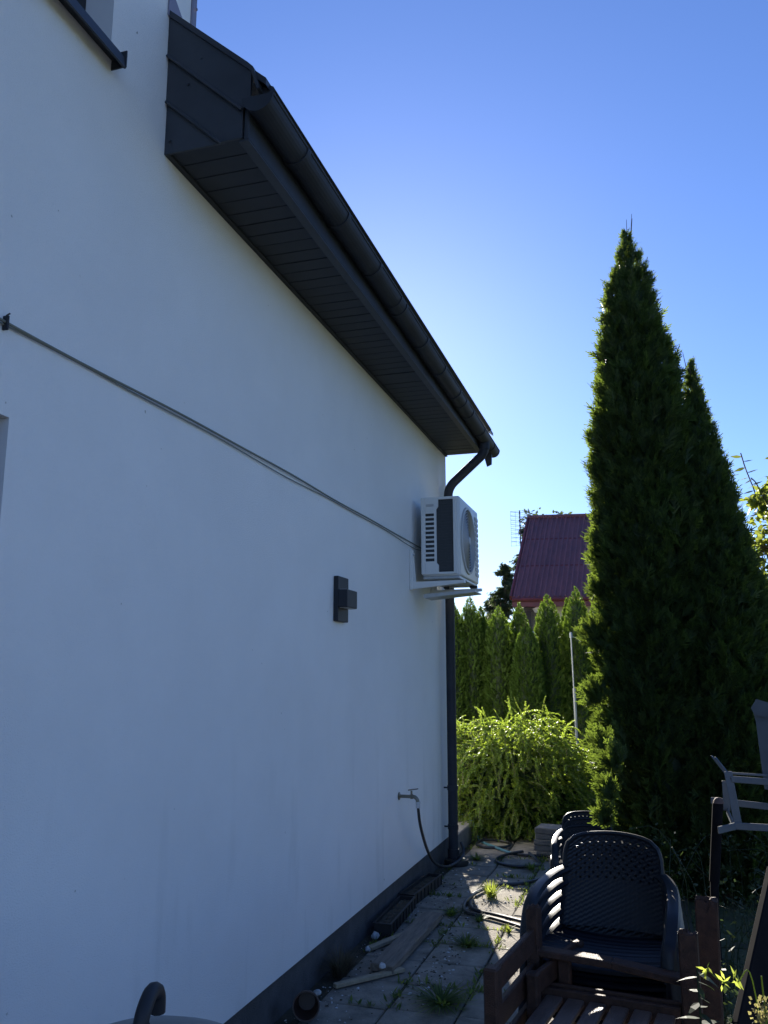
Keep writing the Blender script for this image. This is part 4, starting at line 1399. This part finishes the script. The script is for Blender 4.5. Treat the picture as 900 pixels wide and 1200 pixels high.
# folded chair leaning behind its back
wf = thing('wooden_chair', 'folded brown slatted wooden chair, its slats showing right of the post of the standing chair', 'chair', (1.31, 3.10, 0), WR)
post(wf, .0, .0, .60, .04, .05)
post(wf, .06, .40, .60, .04, .05)
for z in (.56, .46, .36):
    b = MB()
    wboard(b, (.005, .028, z), (.055, .37, z + .01), .02, .07)
    b.build('slat', M['brown'], wf)
b = MB()
wboard(b, (.0, .05, .10), (.10, .36, .10), .03, .05)
b.build('stretcher', M['brown'], wf)
wp = thing('wooden_post', 'tall brown wooden post with a splintered top right of the wooden chair', 'post', (1.875, 3.33, 0), R(-6))
post(wp, 0, 0, .83, .075, .05, name='timber', jag=.045, seed=15, lean=(.02, 0))
# leaning board at the right edge
lb = thing('leaning_board', 'wide dark weathered board leaning at the right edge behind the seed head', 'board', (1.965, 2.86, 0))
b = MB()
b.beam((-.02, -.05, .58), (.16, .42, .92), .10, .025, bev=.004, up=(1, -.2, .6))
b.beam((-.02, -.05, .58), (-.30, -.9, .02), .10, .025, bev=.004, up=(1, -.2, .6))
b.build('timber', M['darkpost'], lb)

# ------------------------------------------------------------------ dark post and the grey folding frame
dp = thing('round_post', 'dark round post with a pale cut end under the grey folding frame', 'post', (1.96, 4.2, 0))
b = MB()
b.tube([(.0, 0, 0), (.005, 0, .55), (.012, 0, .70)], .018, 12)
b.build('lower_pole', M['darkpost'], dp, smooth=True)
b = MB()
b.tube([(.012, 0, .69), (.05, 0, 1.03)], [.022, .023], 12)
b.build('upper_pole', M['darkpost'], dp, smooth=True)
b = MB()
b.lathe([(0, .016), (.013, .013), (.02, .004), (.0235, -.01)], (.052, -.01, 1.035), 12)
b.build('post_cap', M['postend'], dp, smooth=True)
ff = thing('folding_frame', 'grey folding metal frame of flat bars with a grey panel at the right edge', 'frame', (2.15, 4.25, 0))
fo = Vector((2.15, 4.25, 0))
def bar(pts, w=.03, t=.008, name='bar', m='greymetal'):
    b = MB()
    for a, c in zip(pts, pts[1:]): b.beam(Vector(a) - fo, Vector(c) - fo, t, w, bev=.002)
    b.build(name, M[m], ff)
P_ = px_point
bar([P_(838, 889, 4.32), P_(857, 913, 4.2)], .022)
bar([P_(834, 886, 4.36), P_(852, 906, 4.25)], .008)
bar([P_(857, 913, 4.2), P_(935, 919, 4.2)], .028)
bar([P_(856, 906, 4.26), P_(935, 911, 4.26)], .010)
bar([P_(853, 904, 4.205), P_(866, 972, 4.205)], .034)
bar([P_(850, 915, 4.38), P_(852, 950, 4.38), P_(861, 970, 4.24)], .03)
bar([P_(842, 973, 4.08), P_(862, 968, 4.20), P_(935, 972, 4.2)], .030)
bar([P_(833, 938, 4.42), P_(935, 949, 4.38)], .030)
bar([P_(915, 895, 4.3), P_(925, 985, 4.25), P_(930, 1180, 4.2)], .034, name='leg')
bar([P_(915, 905, 4.42), P_(922, 985, 4.45), P_(926, 1130, 4.6)], .034, name='leg')
b = MB()
pts = [P_(881, 829, 4.50), P_(886, 820, 4.50), P_(940, 836, 4.5), P_(940, 930, 4.48), P_(896, 925, 4.48), P_(890, 880, 4.5), P_(886, 847, 4.5)]
b.prism([Vector(q) - fo for q in pts], (.01, .04, 0))
b.prism([Vector(q) + Vector((0, -.012, 0)) - fo for q in (P_(880, 830, 4.50), P_(886, 819, 4.50), P_(942, 836, 4.5), P_(942, 850, 4.5), P_(884, 838, 4.5))], (0, .01, 0))
b.build('panel', M['greypanel'], ff)
# barbecue lid with handle, bottom left
bq = thing('kettle_barbecue', 'kettle barbecue lid with a black hooked handle in front of the wall', 'barbecue', (.895, 1.363, 0))
b = MB()
prof = [(.0, 1.002), (.05, 1.0), (.11, .99), (.17, .967), (.22, .932), (.26, .88), (.28, .825), (.288, .80), (.288, .785)]
b.lathe(prof, (0, 0, 0), 48)
lid = b.build('lid', M['bbq'], bq, smooth=True)
b = MB()
b.lathe([(.284, .78), (.28, .70), (.24, .60), (.17, .54), (.08, .515), (.0, .51)], (0, 0, 0), 48)
b.build('bowl', M['bbq'], bq, smooth=True)
for k in range(3):
    a = k * 2.094 + .5
    b = MB()
    b.tube([(math.cos(a) * .17, math.sin(a) * .17, .55), (math.cos(a) * .30, math.sin(a) * .30, .0)], .013, 8)
    b.build('leg', M['galv'], bq)
b = MB()
hp = [Matrix.Rotation(R(24), 3, 'Z') @ q + Vector((0, 0, -.012)) for q in spline([(-.004, -.045, 1.012), (-.004, -.043, 1.04), (-.001, -.034, 1.062), (.005, 0, 1.078), (.010, .03, 1.070), (.012, .042, 1.055), (.012, .045, 1.030)], 5)]
b.tube(hp, .013, 10)
b.tube([hp[0], hp[6]], .015, 10)
b.build('handle', M['lamp'], lid, smooth=True)

# ------------------------------------------------------------------ weeds in the right corner
def stem_plant(name, label, base, H, nleaf, lsize, m, lean=(0, 0), seed=1, seedhead=False, cat='weed', group=None, droop=.3, low=.15):
    r = thing(name, label, cat, base, 0, group)
    rg = np.random.default_rng(seed)
    top = Vector((lean[0], lean[1], H))
    pts = bez([(0, 0, 0), (lean[0] * .2, lean[1] * .2, H * .6), top], 8)
    b = MB()
    b.tube(pts, [.006 - .0005 * k for k in range(9)], 6)
    b.build('stem', M['twig'] if m is M['seed'] else m, r)
    Ps, Ds, Bs, Ls = [], [], [], []
    for i in range(nleaf):
        t = low + (1 - low) * i / nleaf
        q = pts[min(8, int(t * 8))].lerp(pts[min(8, int(t * 8) + 1)], t * 8 - int(t * 8)) if t < 1 else pts[8]
        a = i * 2.4 + rg.uniform(-.4, .4)
        Ps.append(q[:])
        Ds.append((math.cos(a), math.sin(a), rg.uniform(-droop, .35)))
        Bs.append((-math.sin(a), math.cos(a), rg.uniform(-.3, .3)))
        Ls.append(lsize * rg.uniform(.6, 1.1) * (1 - .4 * t))
    T = np.array([[(0, .01), (.22, .22), (.55, .20), (.55, -.20)], [(0, .01), (.55, -.20), (.4, -.22), (.22, -.22)], [(.55, .20), (.85, .06), (.85, -.06), (.55, -.17)], [(.85, .06), (1, .0), (1, -.0), (.85, -.06)]])
    V, F = cloud(np.array(Ps, float), np.array(Ds, float), np.array(Bs, float), np.array(Ls), T, -.35)
    mesh_np('leaves', V, F, m, r)
    if seedhead:
        n = 700
        t = rg.uniform(.45, 1.0, n)
        c = np.array([pts[min(8, int(x * 8))][:] for x in t])
        P = c + rg.normal(0, 1, (n, 3)) * np.array([.022, .022, .03]) * (1.2 - t[:, None] * .6)
        V, F = cloud(P, rg.normal(0, 1, (n, 3)), rg.normal(0, 1, (n, 3)), rg.uniform(.006, .014, n), LEAF * np.array([1, 1.5]), .2)
        mesh_np('seed_head', V, F, M['seed'], r, kind='stuff')
    return r
stem_plant('nettle_plant', 'dark green leafy weed growing in front of the splintered post', (1.83, 2.80, 0), .74, 40, .10, M['shaded_weed'], (.0, .05), 3, group='weeds in the right corner')
stem_plant('nettle_plant', 'low dark leafy weed between the splintered post and the seed head', (1.86, 2.66, 0), .62, 40, .10, M['shaded_weed'], (.02, .0), 9, group='weeds in the right corner')
stem_plant('dock_plant', 'sunlit weed with a drooping pale seed head at the right edge', (1.985, 2.50, 0), .83, 12, .06, M['weed'], (-.01, .03), 5, True, group='weeds in the right corner')
# yellow tendrils
yt = thing('tendril_plant', 'thin stem with yellow green forked sprigs beside the seed head', 'weed', (1.98, 2.62, 0), 0, 'weeds in the right corner')
b = MB()
o_ = Vector((1.98, 2.62, 0))
A_, B_, C_ = P_(882, 1150, 2.62) - o_, P_(848, 1151, 2.66) - o_, P_(828, 1136, 2.70) - o_
b.tube(spline([(0, 0, 0), (.01, 0, .4), A_, (A_ + B_) / 2, B_, C_], 6), .0018, 5)
b.build('stem', M['weed'], yt)
Ps, Ds = [], []
for c in (B_, C_, P_(861, 1146, 2.65) - o_):
    for k in range(7):
        Ps.append((c + Vector((random.gauss(0, .004),) * 3))[:])
        Ds.append((random.uniform(-.6, .6), random.uniform(-.3, .3), random.uniform(-1, .9)))
V, F = cloud(np.array(Ps), np.array(Ds), rng.normal(size=(len(Ps), 3)), rng.uniform(.018, .035, len(Ps)), LEAF * np.array([1, .5]), .3)
mesh_np('leaves', V, F, M['grasstuft'], yt)
# tangled undergrowth behind, one mass
Ps, Ds, Bs, Ls = [], [], [], []
b = MB()
for i in range(210):
    x, y = random.uniform(1.72, 3.4), random.uniform(3.5, 6.3)
    if x < 2.0 and y < 5.2 and x < 1.88: continue
    h = random.uniform(.25, .72) if random.random() < .7 else random.uniform(.1, .3)
    top = Vector((x + random.gauss(0, .12), y + random.gauss(0, .12), h))
    pts = spline([(x, y, -.03), (x + random.gauss(0, .04), y + random.gauss(0, .04), h * .6), top, top + Vector((random.gauss(0, .1), random.gauss(0, .1), random.uniform(-.08, .05)))], 3)
    b.tube(pts, .0022, 4, cap=False)
    for k in range(20):
        q = random.choice(pts)
        Ps.append((q + Vector((random.gauss(0, .03), random.gauss(0, .03), random.gauss(0, .03))))[:])
        Ds.append((random.gauss(0, 1), random.gauss(0, 1), random.gauss(0, .5)))
        Bs.append((random.gauss(0, 1), random.gauss(0, 1), random.gauss(0, 1)))
        Ls.append(random.uniform(.014, .04))
ug = tag(b.build('undergrowth', M['shaded_weed']), 'dark tangled weeds filling the shade under the thuja pair', 'undergrowth', kind='stuff')
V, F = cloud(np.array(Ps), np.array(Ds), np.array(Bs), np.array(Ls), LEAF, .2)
o = mesh_np('weed_leaves', V, F, M['shaded_weed'], ug, kind='stuff')
